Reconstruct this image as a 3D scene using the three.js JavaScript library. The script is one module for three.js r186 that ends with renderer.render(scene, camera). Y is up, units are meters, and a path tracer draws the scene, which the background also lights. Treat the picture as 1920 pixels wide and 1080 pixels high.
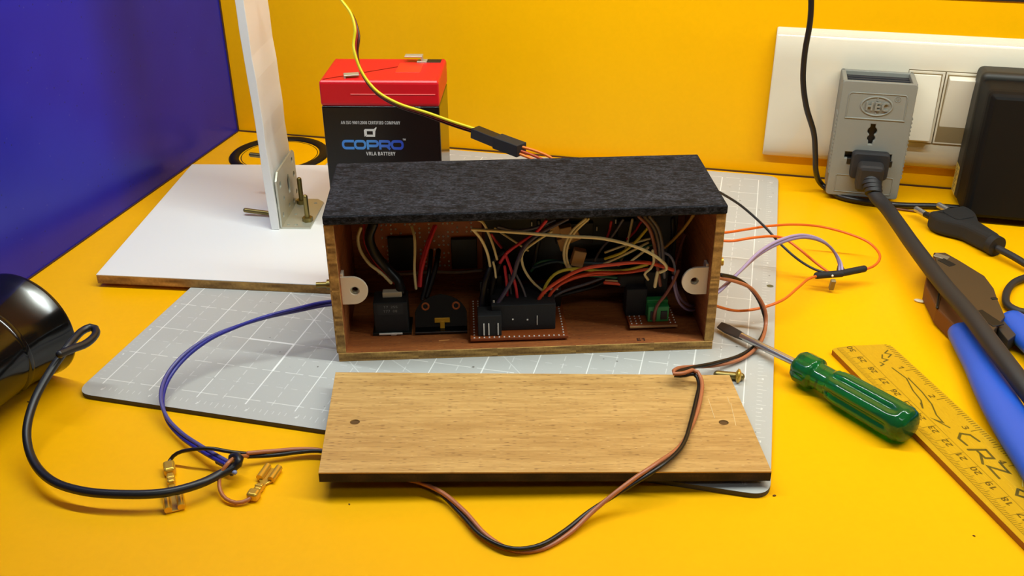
import * as THREE from 'three';
import { RoundedBoxGeometry } from 'three/addons/geometries/RoundedBoxGeometry.js';
import { mergeGeometries, toCreasedNormals } from 'three/addons/utils/BufferGeometryUtils.js';
import { RectAreaLightUniformsLib } from 'three/addons/lights/RectAreaLightUniformsLib.js';
import { FontLoader } from 'three/addons/loaders/FontLoader.js';
import { TextGeometry } from 'three/addons/geometries/TextGeometry.js';

// ------------------------------------------------------------------ camera, lights, exposure
// All shapes below are written in millimetres; S turns them into metres.
const S = 0.001;
const scene = new THREE.Scene();
scene.background = new THREE.Color(0x000000);
const camera = new THREE.PerspectiveCamera(32.33, 16 / 9, 0.01, 20);
camera.position.set(0, 0.2752, 0);
camera.rotation.order = 'YXZ';
camera.rotation.set(-0.5006, 0.2438, -0.0083);
const renderer = new THREE.WebGLRenderer({ antialias: true });
renderer.toneMapping = THREE.LinearToneMapping;
renderer.toneMappingExposure = 0.87;
renderer.shadowMap.enabled = true;
RectAreaLightUniformsLib.init();

const LED_Y = 500, LED_Z = -402, LED_X0 = -396, LED_X1 = 560;   // strip of light under the shelf above the desk (its chips carry the lights, see led_strip)
const LED_COLOR = new THREE.Color(0.9, 1.0, 0.97), LED_POWER = 1170;
const addedFillLight = new THREE.RectAreaLight(new THREE.Color(0.95, 1.0, 0.97), 2.8, 1.2, 0.3);  // weak fill light, added out of view
addedFillLight.position.set(0.5, 1.84, 0.9);
addedFillLight.rotation.set(-Math.PI / 2, 0, 0);
addedFillLight.castShadow = true;
scene.add(addedFillLight);

// ------------------------------------------------------------------ helpers
let seed = 7;
const rnd = () => { seed = (seed * 1664525 + 1013904223) >>> 0; return seed / 4294967296; };
const V = (a) => new THREE.Vector3(a[0], a[1], a[2]);
const taken = {};
function numbered(n) { const k = taken[n] = (taken[n] ?? -1) + 1; return k ? n + '_' + String(k).padStart(3, '0') : n; }
// box-projected uv, one unit of uv = period millimetres
function boxUV(g, period = 100) {
  const h = g.index ? g.toNonIndexed() : g, p = h.attributes.position, uv = new Float32Array(p.count * 2);
  const a = new THREE.Vector3(), b = new THREE.Vector3(), c = new THREE.Vector3();
  for (let i = 0; i < p.count; i += 3) {
    a.fromBufferAttribute(p, i); b.fromBufferAttribute(p, i + 1); c.fromBufferAttribute(p, i + 2);
    const n = b.clone().sub(a).cross(c.clone().sub(a)), x = Math.abs(n.x), y = Math.abs(n.y), z = Math.abs(n.z);
    [a, b, c].forEach((q, k) => {
      const u = y >= x && y >= z ? [q.x, -q.z] : z >= x ? [q.x, q.y] : [q.z, q.y];
      uv[(i + k) * 2] = u[0] / period; uv[(i + k) * 2 + 1] = u[1] / period;
    });
  }
  h.setAttribute('uv', new THREE.BufferAttribute(uv, 2));
  return h;
}
function clean(g) {
  g = g.index ? g.toNonIndexed() : g;
  for (const k of Object.keys(g.attributes)) if (!['position', 'normal', 'uv'].includes(k)) g.deleteAttribute(k);
  if (!g.attributes.uv) g.setAttribute('uv', new THREE.BufferAttribute(new Float32Array(g.attributes.position.count * 2), 2));
  return g;
}
const merge = (list) => list.length === 1 ? list[0] : mergeGeometries(list.map(clean));
const at = (g, x = 0, y = 0, z = 0, rx = 0, ry = 0, rz = 0) => {
  if (rx) g.rotateX(rx); if (rz) g.rotateZ(rz); if (ry) g.rotateY(ry);
  return g.translate(x, y, z);
};
const box = (w, h, d, r = 0.4, x = 0, y = 0, z = 0) => new RoundedBoxGeometry(w, h, d, 2, Math.min(r, w / 2.01, h / 2.01, d / 2.01)).translate(x, y, z);
const cube = (w, h, d, x = 0, y = 0, z = 0) => new THREE.BoxGeometry(w, h, d).translate(x, y, z);
const cyl = (r, h, seg = 20, r2 = r) => new THREE.CylinderGeometry(r2, r, h, seg);
const lathe = (pts, seg = 40) => new THREE.LatheGeometry(pts.map(([r, y]) => new THREE.Vector2(r, y)), seg);
function extr(shape, depth, bevel = 0.3, seg = 2, curve = 10) {
  return new THREE.ExtrudeGeometry(shape, { depth: depth - 2 * bevel, bevelEnabled: bevel > 0, bevelThickness: bevel, bevelSize: bevel, bevelOffset: -bevel, bevelSegments: seg, curveSegments: curve }).translate(0, 0, bevel);
}
const poly = (pts) => new THREE.Shape(pts.map(([x, y]) => new THREE.Vector2(x, y)));
// a slab whose outline is given on the ground (x, z), from y0 up to y1
function slab(pts, y0, y1, bevel = 0.3) { return at(extr(poly(pts.map(([x, z]) => [x, -z])), y1 - y0, bevel), 0, y0, 0, -Math.PI / 2); }
function roundRect(w, h, r, x0 = -w / 2, y0 = -h / 2) {
  const s = new THREE.Shape();
  s.moveTo(x0 + r, y0); s.lineTo(x0 + w - r, y0); s.quadraticCurveTo(x0 + w, y0, x0 + w, y0 + r); s.lineTo(x0 + w, y0 + h - r);
  s.quadraticCurveTo(x0 + w, y0 + h, x0 + w - r, y0 + h); s.lineTo(x0 + r, y0 + h); s.quadraticCurveTo(x0, y0 + h, x0, y0 + h - r);
  s.lineTo(x0, y0 + r); s.quadraticCurveTo(x0, y0, x0 + r, y0);
  return s;
}
const curveOf = (pts) => new THREE.CatmullRomCurve3(pts.map(V), false, 'centripetal');
function tube(pts, r, seg = 0, rad = 10) {
  const c = curveOf(pts), n = seg || Math.max(12, Math.min(140, Math.round(c.getLength() / 2.5)));
  const e = [c.getPoint(0), c.getPoint(1)].map((q) => new THREE.SphereGeometry(r, rad, 6).translate(q.x, q.y, q.z));
  return merge([new THREE.TubeGeometry(c, n, r, rad, false), ...e]);
}
// strands of a flat or twisted flex: each one a tube that runs beside the centre line
function strand(pts, r, off, phase, turns, lead = 0) {
  const c = curveOf(pts), n = Math.max(24, Math.min(160, Math.round(c.getLength() / 2.5))), out = [];
  for (let i = 0; i <= n; i++) {
    const t = i / n, q = c.getPointAt(t), tg = c.getTangentAt(t);
    const side = new THREE.Vector3().crossVectors(tg, new THREE.Vector3(0, 1, 0)); if (side.lengthSq() < 1e-4) side.set(1, 0, 0); side.normalize();
    const up = new THREE.Vector3().crossVectors(side, tg).normalize(), a = phase + turns * Math.PI * 2 * t;
    out.push(q.clone().addScaledVector(side, Math.cos(a) * off).addScaledVector(up, Math.sin(a) * off).toArray());
  }
  return tube(out, r, n, 8);
}
function addMesh(name, g, m, parent) {
  const k = new THREE.Mesh(g, m); k.name = name; k.castShadow = k.receiveShadow = true; parent.add(k); return k;
}
// a thing made of parts; its parts are given in millimetres from its base
function thing(name, label, category, pos = [0, 0, 0], turn = 0, group) {
  const o = new THREE.Group(); o.name = numbered(name); o.position.set(pos[0] * S, pos[1] * S, pos[2] * S); o.rotation.y = turn;
  o.userData = { label, category }; if (group) o.userData.group = group;
  o.userData.base = undefined; delete o.userData.base; scene.add(o); return o;
}
function part(name, g, m, parent, label) {
  const h = clean(g); h.scale(S, S, S); const k = addMesh(name, h, m, parent); if (label) k.userData.label = label; return k;
}
// a part given in room millimetres for a thing that stands at base (unturned)
function partAt(name, g, m, parent, label) {
  const p = parent.isGroup ? parent.position : parent.parent.position;
  return part(name, clean(g).translate(-p.x / S, -p.y / S, -p.z / S), m, parent, label);
}
// a thing that is one mesh, given in room millimetres
function solo(name, g, m, label, category, group) {
  g = clean(g); g.computeBoundingBox(); const b = g.boundingBox, x = (b.min.x + b.max.x) / 2, y = b.min.y, z = (b.min.z + b.max.z) / 2;
  g.translate(-x, -y, -z); g.scale(S, S, S);
  const k = addMesh(numbered(name), g, m, scene); k.position.set(x * S, y * S, z * S);
  k.userData = { label, category }; if (group) k.userData.group = group; return k;
}
function struct(name, g, m) { const k = addMesh(name, clean(g).scale(S, S, S), m, scene); k.userData = { kind: 'structure' }; return k; }
const mid = (pts) => { const b = new THREE.Box3().setFromPoints(pts.map(V)); return [(b.min.x + b.max.x) / 2, b.min.y, (b.min.z + b.max.z) / 2]; };

// ------------------------------------------------------------------ textures
function hash(x, y) { let h = (x * 374761393 + y * 668265263) | 0; h = Math.imul(h ^ (h >>> 13), 1274126177); return ((h ^ (h >>> 16)) >>> 0) / 4294967296; }
function vnoise(x, y, per, py = per) {
  const xi = Math.floor(x), yi = Math.floor(y), fx = x - xi, fy = y - yi, w = (t) => t * t * (3 - 2 * t), m = (a) => ((a % per) + per) % per, w2 = (a) => ((a % py) + py) % py;
  const a = hash(m(xi), w2(yi)), b = hash(m(xi + 1), w2(yi)), c = hash(m(xi), w2(yi + 1)), d = hash(m(xi + 1), w2(yi + 1));
  return a + (b - a) * w(fx) + (c - a) * w(fy) + (a - b - c + d) * w(fx) * w(fy);
}
function dataTex(n, fn, srgb = true, m = n) {
  const d = new Uint8Array(n * m * 4);
  for (let y = 0; y < m; y++) for (let x = 0; x < n; x++) { const c = fn(x / n, y / m, x, y), i = (y * n + x) * 4; d[i] = c[0]; d[i + 1] = c[1]; d[i + 2] = c[2]; d[i + 3] = 255; }
  const t = new THREE.DataTexture(d, n, m); t.wrapS = t.wrapT = THREE.RepeatWrapping; t.magFilter = THREE.LinearFilter; t.minFilter = THREE.LinearFilter;
  if (srgb) t.colorSpace = THREE.SRGBColorSpace; t.needsUpdate = true; return t;
}
const clamp = (v) => Math.max(0, Math.min(255, v));
const mix3 = (a, b, t) => a.map((v, i) => clamp(v + (b[i] - v) * t));
function canvasTex(w, h, draw) {
  const c = document.createElement('canvas'); c.width = w; c.height = h; const x = c.getContext('2d'); draw(x, w, h);
  const t = new THREE.CanvasTexture(c); t.colorSpace = THREE.SRGBColorSpace; t.magFilter = THREE.LinearFilter; return t;
}
const grey = (n, fn) => dataTex(n, (u, v) => { const k = clamp(fn(u, v) * 255); return [k, k, k]; }, false);
const fineBump = grey(256, (u, v) => 0.5 * vnoise(u * 64, v * 64, 64) + 0.5 * vnoise(u * 128, v * 128, 128));
// wood grain running along u
function wood(light, dark, pore, n = 512) {
  return dataTex(n, (u, v) => {
    const a = vnoise(u * 4, v * 60, 4, 60), b = vnoise(u * 14, v * 160, 14, 160), c = vnoise(u * 3, v * 7, 3, 7);
    let k = mix3(light, dark, Math.min(1, 0.45 * a + 0.3 * b + 0.35 * c));
    const s = vnoise(u * 26, v * 220, 26, 220); if (s > 0.76) k = mix3(k, pore, (s - 0.76) * 2.4); else if (s < 0.14) k = mix3(k, [236, 200, 140], (0.14 - s) * 3);
    return k;
  });
}
const plyTex = wood([216, 174, 104], [172, 128, 64], [110, 74, 34], 1024);
const innerTex = wood([184, 106, 44], [138, 72, 26], [70, 36, 16]);
const edgeTex = dataTex(256, (u, v) => { const s = vnoise(u * 6, v * 30, 60), g = vnoise(u * 64, v * 64, 64); return mix3([226, 178, 96], [128, 92, 44], Math.min(1, s * 0.9 + g * 0.25)); });
const darkEdgeTex = dataTex(256, (u, v) => { const s = vnoise(u * 5, v * 26, 60), g = vnoise(u * 90, v * 90, 90); return mix3([74, 56, 38], [34, 27, 20], Math.min(1, s * 0.8 + g * 0.3)); });
const feltTex = dataTex(512, (u, v) => {
  const a = vnoise(u * 64, v * 120, 64, 120), b = vnoise(u * 20, v * 48, 20, 48), c = vnoise(u * 5, v * 5, 5), d = vnoise(u * 160, v * 200, 160, 200);
  let k = 36 + 40 * (a - 0.5) + 46 * (b - 0.5) + 10 * (c - 0.5) + 20 * (d - 0.5); if (b > 0.8) k -= 16;
  return [clamp(k * 0.88), clamp(k * 0.91), clamp(k + 2)];
});
const deskTex = dataTex(1024, (u, v) => {
  const n = vnoise(u * 16, v * 16, 16) * 0.5 + vnoise(u * 200, v * 200, 256) * 0.5, k = 0.99 + 0.02 * n;
  return [clamp(248 * k), clamp(181 * k), 0];
});
const blueTex = dataTex(1024, (u, v, x, y) => {
  const n = vnoise(u * 20, v * 20, 20); let c = mix3([25, 30, 168], [30, 36, 176], n);
  const sp = hash(x >> 1, y >> 1); if (sp > 0.9985) c = mix3(c, [20, 20, 60], 0.6); else if (sp < 0.0007) c = mix3(c, [120, 110, 170], 0.5);
  return c;
});
const matTex = canvasTex(2048, 2048, (x, w, h) => {
  const W = 326.6, D = 354, mm = (a, b) => [(a + 8.3) / W * w, h - (b + 14.2) / D * h], G = 25.4;
  x.fillStyle = 'rgb(182,182,176)'; x.fillRect(0, 0, w, h);
  for (let i = 0; i < 9000; i++) { const k = 176 + rnd() * 22; x.fillStyle = `rgba(${k},${k},${k},0.35)`; x.fillRect(rnd() * w, rnd() * h, 2 + rnd() * 3, 2 + rnd() * 3); }
  const line = (a, b, c, d, lw, al, dash) => { x.strokeStyle = `rgba(243,243,238,${al})`; x.lineWidth = lw; x.setLineDash(dash || []); x.beginPath(); x.moveTo(...mm(a, b)); x.lineTo(...mm(c, d)); x.stroke(); };
  for (let i = 0; i <= 12; i++) {
    line(i * G, -4, i * G, 13 * G, i % 4 === 3 ? 4.5 : 3.2, 0.8);
    if (i < 12) line((i + 0.5) * G, -2, (i + 0.5) * G, 13 * G, 3, 0.4, [26, 14]);
  }
  for (let j = 0; j <= 13; j++) {
    line(-4, j * G, 12 * G + 3, j * G, 2.8, 0.62, j % 2 ? [60, 18] : [120, 20]);
    if (j < 13) line(0, (j + 0.5) * G, 12 * G, (j + 0.5) * G, 2.4, 0.3, [22, 26]);
  }
  line(2 * G, 2 * G, 3 * G, 2 * G, 7, 0.95); line(3 * G, G, 3 * G, 2 * G, 7, 0.95);
  line(2 * G, 4 * G, 5 * G, 1 * G, 3, 0.4); line(2 * G, 4 * G, 8 * G, 0, 3, 0.35); line(6 * G, 4 * G, 9.5 * G, 0, 3, 0.35); line(2 * G, 4 * G, 1.6 * G, 4.5 * G, 3, 0.4);
  for (let i = 0; i <= 96; i++) { const a = i * G / 8, l = i % 8 === 0 ? 0 : i % 4 === 0 ? 4 : 2.4; if (l) { line(a, -6, a, -6 - l, 2, 0.5); } }
  for (let j = 0; j <= 104; j++) { const a = j * G / 8, l = j % 4 === 0 ? 4.5 : 2.6; line(12 * G + 6, a, 12 * G + 6 + l, a, 2, 0.45); line(-5, a, -5 - l * 0.5, a, 2, 0.3); }
  x.fillStyle = 'rgba(243,243,238,0.7)'; x.font = 'bold 13px sans-serif'; x.textAlign = 'center';
  for (let i = 0; i <= 12; i++) x.fillText(String(i), ...mm(i * G + 2.5, -9));
  for (let j = 1; j <= 13; j++) { x.fillText(String(j), ...mm(-5.5, j * G - 4)); x.fillText(String(j), ...mm(12 * G + 8.5, j * G - 4)); }
  for (let i = 0; i < 70; i++) { x.fillStyle = `rgba(70,66,56,${0.25 + rnd() * 0.4})`; x.beginPath(); x.arc(rnd() * w, rnd() * h, 1 + rnd() * 3, 0, 7); x.fill(); }
  for (let i = 0; i < 40; i++) { const a = rnd() * w, b = rnd() * h; x.strokeStyle = `rgba(150,150,146,${0.3 + rnd() * 0.3})`; x.lineWidth = 1; x.setLineDash([]); x.beginPath(); x.moveTo(a, b); x.lineTo(a + (rnd() - 0.5) * 120, b + (rnd() - 0.5) * 60); x.stroke(); }
  x.fillStyle = 'rgb(96,92,60)'; x.beginPath(); x.ellipse(...mm(315.2, 171), 12, 10, 0, 0, 7); x.fill();
});
const std = (o) => new THREE.MeshPhysicalMaterial({ roughness: 0.5, ...o });
const M = {
  desk: std({ map: deskTex, roughness: 0.42, specularIntensity: 0.35 }),
  wallY: std({ map: deskTex, roughness: 0.4, specularIntensity: 0.35 }),
  blue: std({ map: blueTex, roughness: 0.3, specularIntensity: 0.7 }),
  room: std({ color: '#a89c8a', roughness: 0.9 }),
  roomFloor: std({ color: '#8a8178', roughness: 0.7 }),
  joint: std({ color: '#4a2a06', roughness: 0.9 }),
  darkTrim: std({ color: '#15120f', roughness: 0.6 }),
  shelf: std({ color: '#d9a300', roughness: 0.5 }),
  white: std({ color: '#e9e8e4', roughness: 0.45 }),
  cream: std({ color: '#ded2b4', roughness: 0.45 }),
  mat: std({ map: matTex, roughness: 0.62 }),
  matEdge: std({ color: '#4c463a', roughness: 0.8 }),
  mdf: std({ map: edgeTex, roughness: 0.85 }),
  ply: std({ map: plyTex, roughness: 0.62, bumpMap: plyTex, bumpScale: 0.00008 }),
  plyEdge: std({ map: darkEdgeTex, roughness: 0.9 }),
  boxEdge: std({ map: edgeTex, roughness: 0.85 }),
  inner: std({ map: innerTex, roughness: 0.7 }),
  lug: std({ color: '#e8d6bc', roughness: 0.45 }),
  felt: std({ map: feltTex, roughness: 0.85, specularIntensity: 0.4, bumpMap: feltTex, bumpScale: 0.0002 }),
  blackGloss: std({ color: '#0d0d0e', roughness: 0.14 }),
  black: std({ color: '#131313', roughness: 0.45 }),
  blackMatt: std({ color: '#1a1a1a', roughness: 0.7, bumpMap: fineBump, bumpScale: 0.0001 }),
  rubber: std({ color: '#222224', roughness: 0.6 }),
  red: std({ color: '#d61220', roughness: 0.38 }),
  zinc: std({ color: '#c4c4b4', metalness: 0.6, roughness: 0.4 }),
  brass: std({ color: '#dcb040', metalness: 0.6, roughness: 0.28 }),
  oldBrass: std({ color: '#8a7a48', metalness: 0.9, roughness: 0.4 }),
  steel: std({ color: '#c2c2c0', metalness: 0.85, roughness: 0.25 }),
  darkSteel: std({ color: '#55524e', metalness: 0.8, roughness: 0.5 }),
  plate: std({ color: '#ddd4bd', roughness: 0.06 }),
  switchW: std({ color: '#ebe4cf', roughness: 0.3 }),
  greyPl: std({ color: '#86867c', roughness: 0.55, bumpMap: fineBump, bumpScale: 0.00005 }),
  greyDark: std({ color: '#26262a', roughness: 0.7 }),
  green: std({ color: '#3fc468', roughness: 0.1, transmission: 0.85, thickness: 0.012, ior: 1.47, attenuationColor: new THREE.Color('#18a848'), attenuationDistance: 0.009 }),
  blueGrip: std({ color: '#1f55c4', roughness: 0.45 }),
  pcbBrown: std({ color: '#96481a', roughness: 0.45 }),
  pcbDark: std({ color: '#0d1411', roughness: 0.4 }),
  solder: std({ color: '#f4efe2', metalness: 0.15, roughness: 0.3 }),
  termGreen: std({ color: '#2f8f45', roughness: 0.4 }),
  tan: std({ color: '#b98f5a', roughness: 0.8 }),
};
const wireMat = {};
const wm = (c) => wireMat[c] ??= std({ color: c, roughness: 0.38 });
const uvMat = (g, p) => boxUV(g, p);

// ------------------------------------------------------------------ the nook: desk, walls, shelf, room
const WZ = -697.5, WX = -402.5;
const desk = thing('desk', 'yellow laminate desk top that everything stands on', 'desk', [150, -25, -390]);
part('desk_top', uvMat(box(1105, 25, 615, 0.8, 0, 12.5, 0), 400), M.desk, desk);
struct('wall_back', uvMat(cube(2600, 2650, 60, 897.5, 575, WZ - 30), 400), M.wallY);
struct('wall_left', uvMat(cube(60, 2650, 2800, WX - 30, 575, 640), 400), M.blue);
struct('wall_right', cube(60, 2650, 2800, 2200, 575, 640), M.room);
struct('wall_front', cube(2700, 2650, 60, 897.5, 575, 2070), M.room);
struct('floor', cube(2700, 60, 2900, 897.5, -780, 690), M.roomFloor);
struct('ceiling', cube(2700, 60, 2900, 897.5, 1930, 690), M.room);
struct('trim_1', merge([cube(1102, 1.4, 1.2, 149, 0.3, WZ + 0.5), cube(1.0, 130, 1.4, WX + 0.4, 65, WZ + 0.6), cube(1.2, 1.0, 600, WX + 0.4, 0.2, -395)]), M.joint);
struct('trim_2', cube(1102, 26, 1, 149, 142.9, WZ + 0.5), M.darkTrim);
const shelfThing = thing('overhead_shelf', 'yellow board shelf above the desk, out of the frame', 'shelf', [150, LED_Y, -540]);
part('shelf_board', box(1102, 18, 314, 0.6, 0, 9, 0), M.shelf, shelfThing);
{
  const t = thing('led_strip', 'thin strip of light chips under the shelf, out of the frame', 'light strip', [(LED_X0 + LED_X1) / 2, LED_Y - 5.5, LED_Z]);
  t.rotation.x = 0.4;
  part('strip_base', box(LED_X1 - LED_X0, 3, 11, 0.3, 0, 1.0, 0), M.white, t);
  const chip = cube(5, 1.4, 5).scale(S, S, S), glow = std({ color: '#ffffff', emissive: LED_COLOR.clone(), emissiveIntensity: 40 });
  for (let x = LED_X0 + 9; x < LED_X1 - 5; x += 16.7) {
    const px = (x - (LED_X0 + LED_X1) / 2) * S, k = addMesh('led_chip', chip, glow, t); k.position.set(px, -1.2 * S, 0);
    const l = new THREE.RectAreaLight(LED_COLOR, LED_POWER, 0.005, 0.005); l.position.set(px, -2.2 * S, 0); l.rotation.x = -Math.PI / 2; l.castShadow = true; t.add(l);
  }
  const r = thing('added_fill_lamp', 'added wide flat fill lamp under the ceiling, out of the frame', 'lamp', [500, 1848, 900]);  // unseen lamp body added to carry the fill light
  part('housing', box(1240, 50, 340, 4, 0, 27, 0), M.white, r);
  part('diffuser', box(1200, 3, 300, 1, 0, 0.5, 0), std({ color: '#ffffff', emissive: new THREE.Color(0.95, 1, 0.97), emissiveIntensity: 2.8 }), r);
}
{
  const t = thing('cable_grommet', 'round black cable grommet let into the desk near the blue wall', 'grommet', [-346, 0, -655]);
  part('rim', lathe([[30, -3], [30.4, 0.4], [31.2, 1.3], [33.5, 2.2], [36.6, 1.6], [38, 0.2], [37, -3]], 56), std({ color: '#15110c', roughness: 0.5, specularIntensity: 0.5 }), t);
  part('cap', lathe([[0, -4], [29.8, -4], [29.8, -0.6], [28.8, 0.3], [27.6, -0.8], [0, -1]], 56), std({ color: '#0b0b0b', roughness: 0.35, specularIntensity: 0.5 }), t);
}

// ------------------------------------------------------------------ cutting mat
{
  const t = thing('cutting_mat', 'large grey cutting mat with white inch grid lying under the open box', 'cutting mat', [-300.6, 0, -334]);
  const W = 326.6, D = 354, sh = roundRect(W, D, 9, 0, 0);
  const top = new THREE.ShapeGeometry(sh, 12), p = top.attributes.position, uv = top.attributes.uv;
  for (let i = 0; i < p.count; i++) uv.setXY(i, p.getX(i) / W, p.getY(i) / D);
  part('printed_top', at(top, 0, 2.5, 0, -Math.PI / 2), M.mat, t);
  part('mat_sheet', at(extr(sh, 2.47, 0.2), 0, 0, 0, -Math.PI / 2), M.matEdge, t);
}

// ------------------------------------------------------------------ white board with the upright strip
{
  const t = thing('strip_stand', 'white board with an upright white strip bolted on by a metal angle', 'stand', [-300, 2.5, -530]);
  const pts = [[-355.8,8.2,-435.2], [-219.1,8.2,-453.5], [-249, 8, -522], [-289, 8, -624.5], [-389.9,8.2,-603.8]].map((q) => [q[0], q[2]]);
  partAt('base_board', uvMat(slab(pts, 2.6, 7.8, 0.2), 60), M.mdf, t, 'raw brown board core');
  partAt('white_facing', slab(pts, 7.8, 8.3, 0.1), M.white, t);
  // upright: a narrow plank leaning a little to the left
  const H = 330, pl = new THREE.Shape(); pl.moveTo(0, 0); pl.lineTo(4.8, 0);
  for (let k = 0; k <= 24; k++) { const y = H * k / 24; pl.lineTo(4.9 + 0.25 * Math.sin(k * 1.3) + 0.2 * Math.sin(k * 2.9), y); }
  for (let k = 24; k >= 0; k--) { const y = H * k / 24; pl.lineTo(-0.3 * Math.sin(k * 0.9) - 0.15 * Math.sin(k * 3.1), y); }
  const dir = Math.atan2(-9.4, -47.8);
  const g = extr(pl, 47, 0.25); g.rotateZ(0.022); g.translate(0, 0, -47); g.rotateY(0.195); g.translate(-283.4, 8.3, -513.6);
  partAt('upright_strip', g, M.white, t);
  // angle bracket: local frame along the strip
  const f = (q) => { q.rotateY(0.195); return q.translate(-278.3, 8.3, -516); };
  const hole = (s, x, y, r, ry = r) => { const h = new THREE.Path(); h.absellipse(x, y, r, ry, 0, Math.PI * 2, true); s.holes.push(h); };
  const v = poly([[0, 0], [46, 0], [46, 34], [43, 36.5], [5, 36.5], [0, 32]]);
  for (const [x, y, r, ry] of [[7, 27, 2.2, 2.2], [39, 31, 1.8, 2], [40, 21, 1.8, 2], [42, 8, 1.8, 1.7], [6, 7, 1.6, 1.8], [26, 20, 3, 6.5], [12, 16, 1.3, 1.5], [22, 7, 1.2, 1.4], [33, 5, 1.2, 1.4]]) hole(v, x, y, r, ry);
  const vg = extr(v, 1.2, 0.1); vg.rotateY(Math.PI / 2);
  const fl = poly([[0, 0], [19, 0], [19, 40], [14, 45], [0, 45]]);
  for (const [x, y] of [[4, 4], [9, 4], [4, 40], [14, 38], [9, 30], [5, 20]]) hole(fl, x, y, 1.1);
  const fg = extr(fl, 1.2, 0.1); fg.rotateX(-Math.PI / 2);
  partAt('angle_bracket', merge([f(vg), f(fg)]), M.zinc, t);
  const bolt = (base, len) => merge([at(cyl(1.6, len, 14), base[0], base[1] + len / 2, base[2]), at(cyl(3.4, 2.6, 6), base[0], base[1] + 1.3, base[2]), at(new THREE.SphereGeometry(1.6, 12, 6), base[0], base[1] + len, base[2])]);
  partAt('bolt', bolt([-265.4,9.5,-528.8], 16.5), M.oldBrass, t);
  partAt('bolt', bolt([-280.7,9.5,-553.7], 17), M.oldBrass, t);
  partAt('bolt', tube([[-309.2,12,-530], [-290.9,10.4,-532]], 1.5), M.oldBrass, t, 'threaded end poking out at the left of the strip');
  partAt('bolt', tube([[-314.1,40,-556], [-298.5,39.8,-556]], 1.6), M.oldBrass, t, 'upper threaded end behind the strip');
}

// ------------------------------------------------------------------ battery
const font = await new FontLoader().loadAsync('fonts/droid/droid_sans_bold.typeface.json');
{
  const t = thing('battery', 'black and red sealed lead battery standing behind the open box', 'battery', [-245.4, 2.5, -523.4], 0.2);
  part('case', box(70, 86, 47, 1.0, 35, 43, -23.5), M.blackGloss, t);
  const lid = part('lid', at(extr(roundRect(70.4, 47.4, 1.5), 16, 2.2, 3), 35, 85.6, -23.5, -Math.PI / 2), M.red, t, 'red plastic lid');
  part('lid_seam', box(50, 0.5, 0.5, 0.2, 43, 93.4, 0.2), std({ color: '#f0706a', roughness: 0.4 }), lid);
  part('lid_plate', box(15, 0.4, 20, 0.2, 50, 101.6, -26), std({ color: '#e8321f', roughness: 0.4 }), lid);
  part('terminal_well', box(13, 0.5, 7, 0.2, 61, 101.6, -41), M.black, lid);
  const tab = () => merge([box(0.8, 4, 5.5, 0.2, 0, 2, 0), box(11, 0.9, 5.5, 0.3, -5, 3.8, 0), box(6, 1, 6, 0.2, 0, 0.5, 0)]);
  part('terminal', at(tab(), 56, 101.5, -39.5), M.zinc, t);
  part('terminal', at(merge([box(9, 0.9, 5.5, 0.3, 0, 1.6, 0), box(1, 2, 5.5, 0.2, -4, 0.6, 0)]), 18, 101.5, -7, 0, 0.25), M.zinc, t);
  const lab = canvasTex(1024, 1024, (x) => {
    x.fillStyle = '#0c0c0d'; x.fillRect(0, 0, 1024, 1024); x.fillStyle = '#c8c8c4'; x.textBaseline = 'middle';
    x.font = 'bold 34px sans-serif'; x.textAlign = 'left'; x.save(); x.translate(146, 110); x.scale(0.84, 1); x.fillText('AN ISO 9001:2008 CERTIFIED COMPANY', 0, 0); x.restore();
    // the small square emblem with a notch
    x.fillStyle = '#d9d8d0'; x.beginPath(); x.moveTo(360, 158); x.lineTo(440, 158); x.lineTo(462, 142); x.lineTo(466, 148); x.lineTo(452, 174); x.lineTo(446, 218); x.lineTo(350, 218); x.lineTo(348, 168); x.closePath(); x.fill();
    x.fillStyle = '#0c0c0d'; x.fillRect(374, 175, 54, 26); x.beginPath(); x.moveTo(350, 218); x.lineTo(372, 204); x.lineTo(360, 218); x.fill();
    // COPRO drawn as wide rounded strokes
    const gr = x.createLinearGradient(140, 0, 690, 0); gr.addColorStop(0, '#3f86d8'); gr.addColorStop(0.45, '#4d8fd0'); gr.addColorStop(0.7, '#3a66c0'); gr.addColorStop(1, '#2a48b4');
    x.strokeStyle = gr; x.lineWidth = 21; x.lineJoin = 'round';
    const y0 = 252, y1 = 306, ym = 288, yc = 279;
    const rr = (p, q) => { x.beginPath(); x.roundRect(p, y0, q - p, y1 - y0, 24); x.stroke(); };
    x.beginPath(); x.moveTo(250, y0); x.lineTo(176, y0); x.quadraticCurveTo(148, y0, 148, yc); x.quadraticCurveTo(148, y1, 176, y1); x.lineTo(250, y1); x.stroke();
    rr(258, 350);
    x.beginPath(); x.moveTo(374, y1 + 10); x.lineTo(374, y0); x.lineTo(440, y0); x.quadraticCurveTo(464, y0, 464, 270); x.quadraticCurveTo(464, ym, 440, ym); x.lineTo(374, ym); x.stroke();
    x.beginPath(); x.moveTo(486, y1 + 10); x.lineTo(486, y0); x.lineTo(550, y0); x.quadraticCurveTo(574, y0, 574, 270); x.quadraticCurveTo(574, ym, 550, ym); x.lineTo(486, ym); x.moveTo(545, ym); x.lineTo(576, y1 + 8); x.stroke();
    rr(594, 690);
    x.fillStyle = '#d0d0cc'; x.font = 'bold 20px sans-serif'; x.fillText('TM', 694, 236);
    x.font = 'bold 40px sans-serif'; x.save(); x.translate(352, 348); x.scale(0.98, 1); x.fillText('VRLA BATTERY', 0, 0); x.restore();
  });
  const p = new THREE.PlaneGeometry(68, 84).translate(35, 43, 0.06);
  part('printed_front', p, std({ map: lab, roughness: 0.3 }), t);
}

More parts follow.
